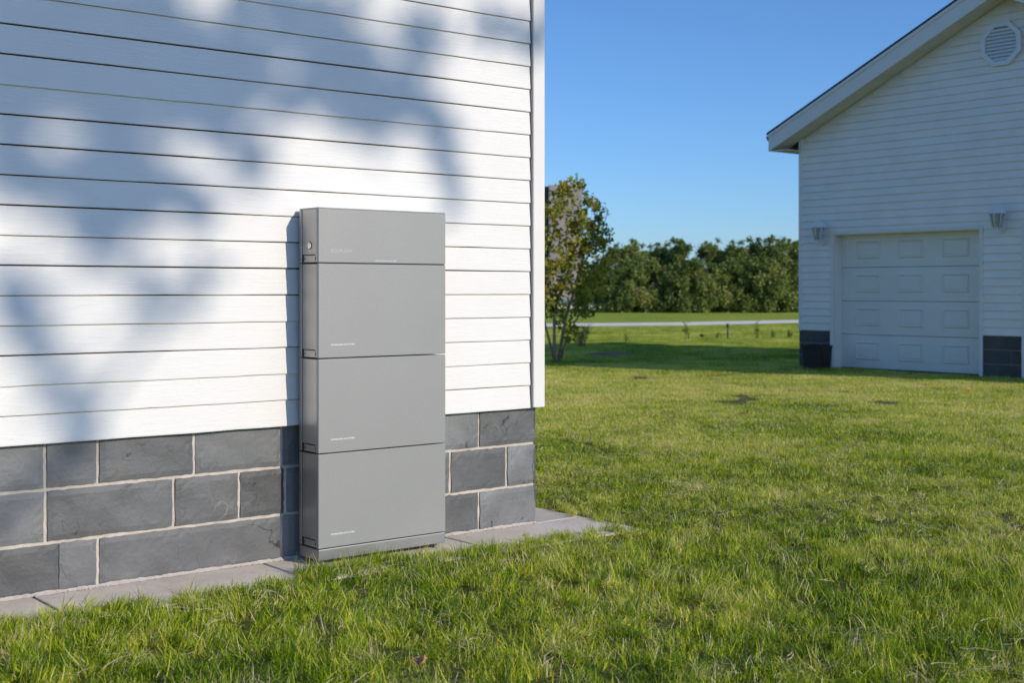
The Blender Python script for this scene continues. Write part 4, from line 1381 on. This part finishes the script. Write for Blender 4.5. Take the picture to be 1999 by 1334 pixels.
# mid and far lawn: larger patches
patch_meshes = []
for i in range(6):
    V, Fc, T_ = blades(2300, 0.36, 0.02, 0.058, 0.0042, 300 + i, 0.65, 0.10)
    patch_meshes.append(np_mesh('grass_patch', V, Fc, T_, M['grass']))
patches = make_sources('grass_patch', patch_meshes)
x, y = sample_region(7.5, 50, lambda m: (9 * min(1, (m - 7) / 4.0)) if m < 24 else (7 if m < 38 else 4), 1.5, 2.0)
k = lawn_mask(x, y, 0.30) & (y < 42.5 + 0.55 * np.maximum(x - 1, 0))
x, y = x[k], y[k]
# garage edge: small tufts instead
hn = vnoise(x, y, 0.25, 31) * 0.5 + vnoise(x, y, 0.9, 32) * 0.5
hz_ = np.clip(1.0 + 0.5 * hn, 0.5, 1.7)
sc = np.stack([np.ones(len(x)), np.ones(len(x)), hz_ * rng.uniform(0.8, 1.2, len(x))], 1)
rt = np.stack([rng.normal(0, 0.015, len(x)), rng.normal(0, 0.015, len(x)), rng.uniform(0, 6.28, len(x))], 1)
scatter('field_grass', np.stack([x, y, gz(x, y) - 0.002], 1), sc, rt, rng.integers(0, 6, len(x)), patches,
        'short mown grass of the lawn stretching back past the garage', 'grass')
x = rng.uniform(-0.6, GW * 0.72, 900); y = -np.abs(rng.uniform(0.03, 0.45, 900))
P = np.stack([G0.x + U2.x * x + V2.x * y, G0.y + U2.y * x + V2.y * y], 1)
sc = np.stack([rng.uniform(1, 1.6, 900), rng.uniform(1, 1.6, 900), rng.uniform(0.5, 1.0, 900)], 1)
rt = np.stack([rng.normal(0, 0.1, 900), rng.normal(0, 0.1, 900), rng.uniform(0, 6.28, 900)], 1)
scatter('foot_grass', np.column_stack([P, gz(P[:, 0], P[:, 1]) - 0.002]), sc, rt, rng.integers(0, 8, 900), tufts,
        'grass growing along the foot of the garage wall', 'grass')
# dry runners
st = []
for i in range(6):
    V, Fc, T_ = straws([5, 9, 14, 6, 20, 10][i], [0.05, 0.06, 0.08, 0.04, 0.09, 0.1][i], 400 + i)
    st.append(np_mesh('dry_straw', V, Fc, T_, M['grass']))
strawc = make_sources('dry_straw', st)
x, y = sample_region(3.6, 17, lambda m: 15)
k = lawn_mask(x, y, 0.02) & ((vnoise(x, y, 0.5, 51) + vnoise(x, y, 1.4, 52)) * 0.5 > rng.uniform(-0.6, 0.75, len(x)))
x, y = x[k], y[k]
sc = np.repeat(rng.uniform(0.6, 1.15, len(x))[:, None], 3, 1)
rt = np.stack([rng.normal(0, 0.12, len(x)), rng.normal(0, 0.12, len(x)), rng.uniform(0, 6.28, len(x))], 1)
scatter('dry_grass', np.stack([x, y, gz(x, y) + 0.006], 1), sc, rt, rng.integers(0, 6, len(x)), strawc,
        'pale dry runners and straw lying tangled in the lawn', 'dry grass')

x, y = sample_region(5.6, 13, lambda m: 60 if m < 9 else 30)
k = lawn_mask(x, y, 0.02) & ((vnoise(x, y, 0.55, 71) * 0.6 + vnoise(x, y, 2.2, 72) * 0.4) > rng.uniform(-0.5, 0.6, len(x)))
x, y = x[k], y[k]
sc = np.repeat(rng.uniform(0.3, 0.6, len(x))[:, None], 3, 1)
rt = np.stack([rng.normal(0, 0.15, len(x)), rng.normal(0, 0.15, len(x)), rng.uniform(0, 6.28, len(x))], 1)
scatter('short_dry_grass', np.stack([x, y, gz(x, y) + 0.012], 1), sc, rt, rng.integers(0, 6, len(x)), strawc,
        'short dry clippings matted between the grass blades in mid lawn', 'dry grass')
# two fallen leaves lying in the grass
def fallen_leaf(px, py, label, col, size, z=0.05):
    d = FPX * (H - z) / (py - 567)
    x = (px - 1000) / FPX * d
    vs, fs = [], []
    n = 9
    for i in range(n):
        t = i / (n - 1); w = size * 0.36 * math.sin(math.pi * min(1, t * 0.94 + 0.05)) ** 0.8
        for k in (-1, -0.5, 0, 0.5, 1):
            vs.append((size * (t - 0.5), k * w, 0.012 * (k * k) + 0.018 * (t - 0.5) ** 2 * 4 + 0.003 * math.sin(i * 2.1 + k * 3)))
    for i in range(n - 1):
        for k in range(4):
            a = i * 5 + k; fs.append((a, a + 5, a + 6, a + 1))
    m = mat_plain('dead_leaf', col, 0.7, 0, 0.25, 60, 0.4)
    o = mesh_obj('fallen_leaf', vs, fs, m, None, True)
    md = o.modifiers.new('t', 'SOLIDIFY'); md.thickness = 0.0006
    o.location = (x, d, z); o.rotation_euler = (0.5, -0.3, random.uniform(0, 6))
    tag(o, label, 'leaf')
fallen_leaf(825, 1296, 'tan dead leaf caught in the foreground grass below the cabinet', (0.50, 0.30, 0.14), 0.050)
fallen_leaf(1892, 762, 'small orange dead leaf on the lawn in front of the garage', (0.60, 0.32, 0.10), 0.07, 0.035)
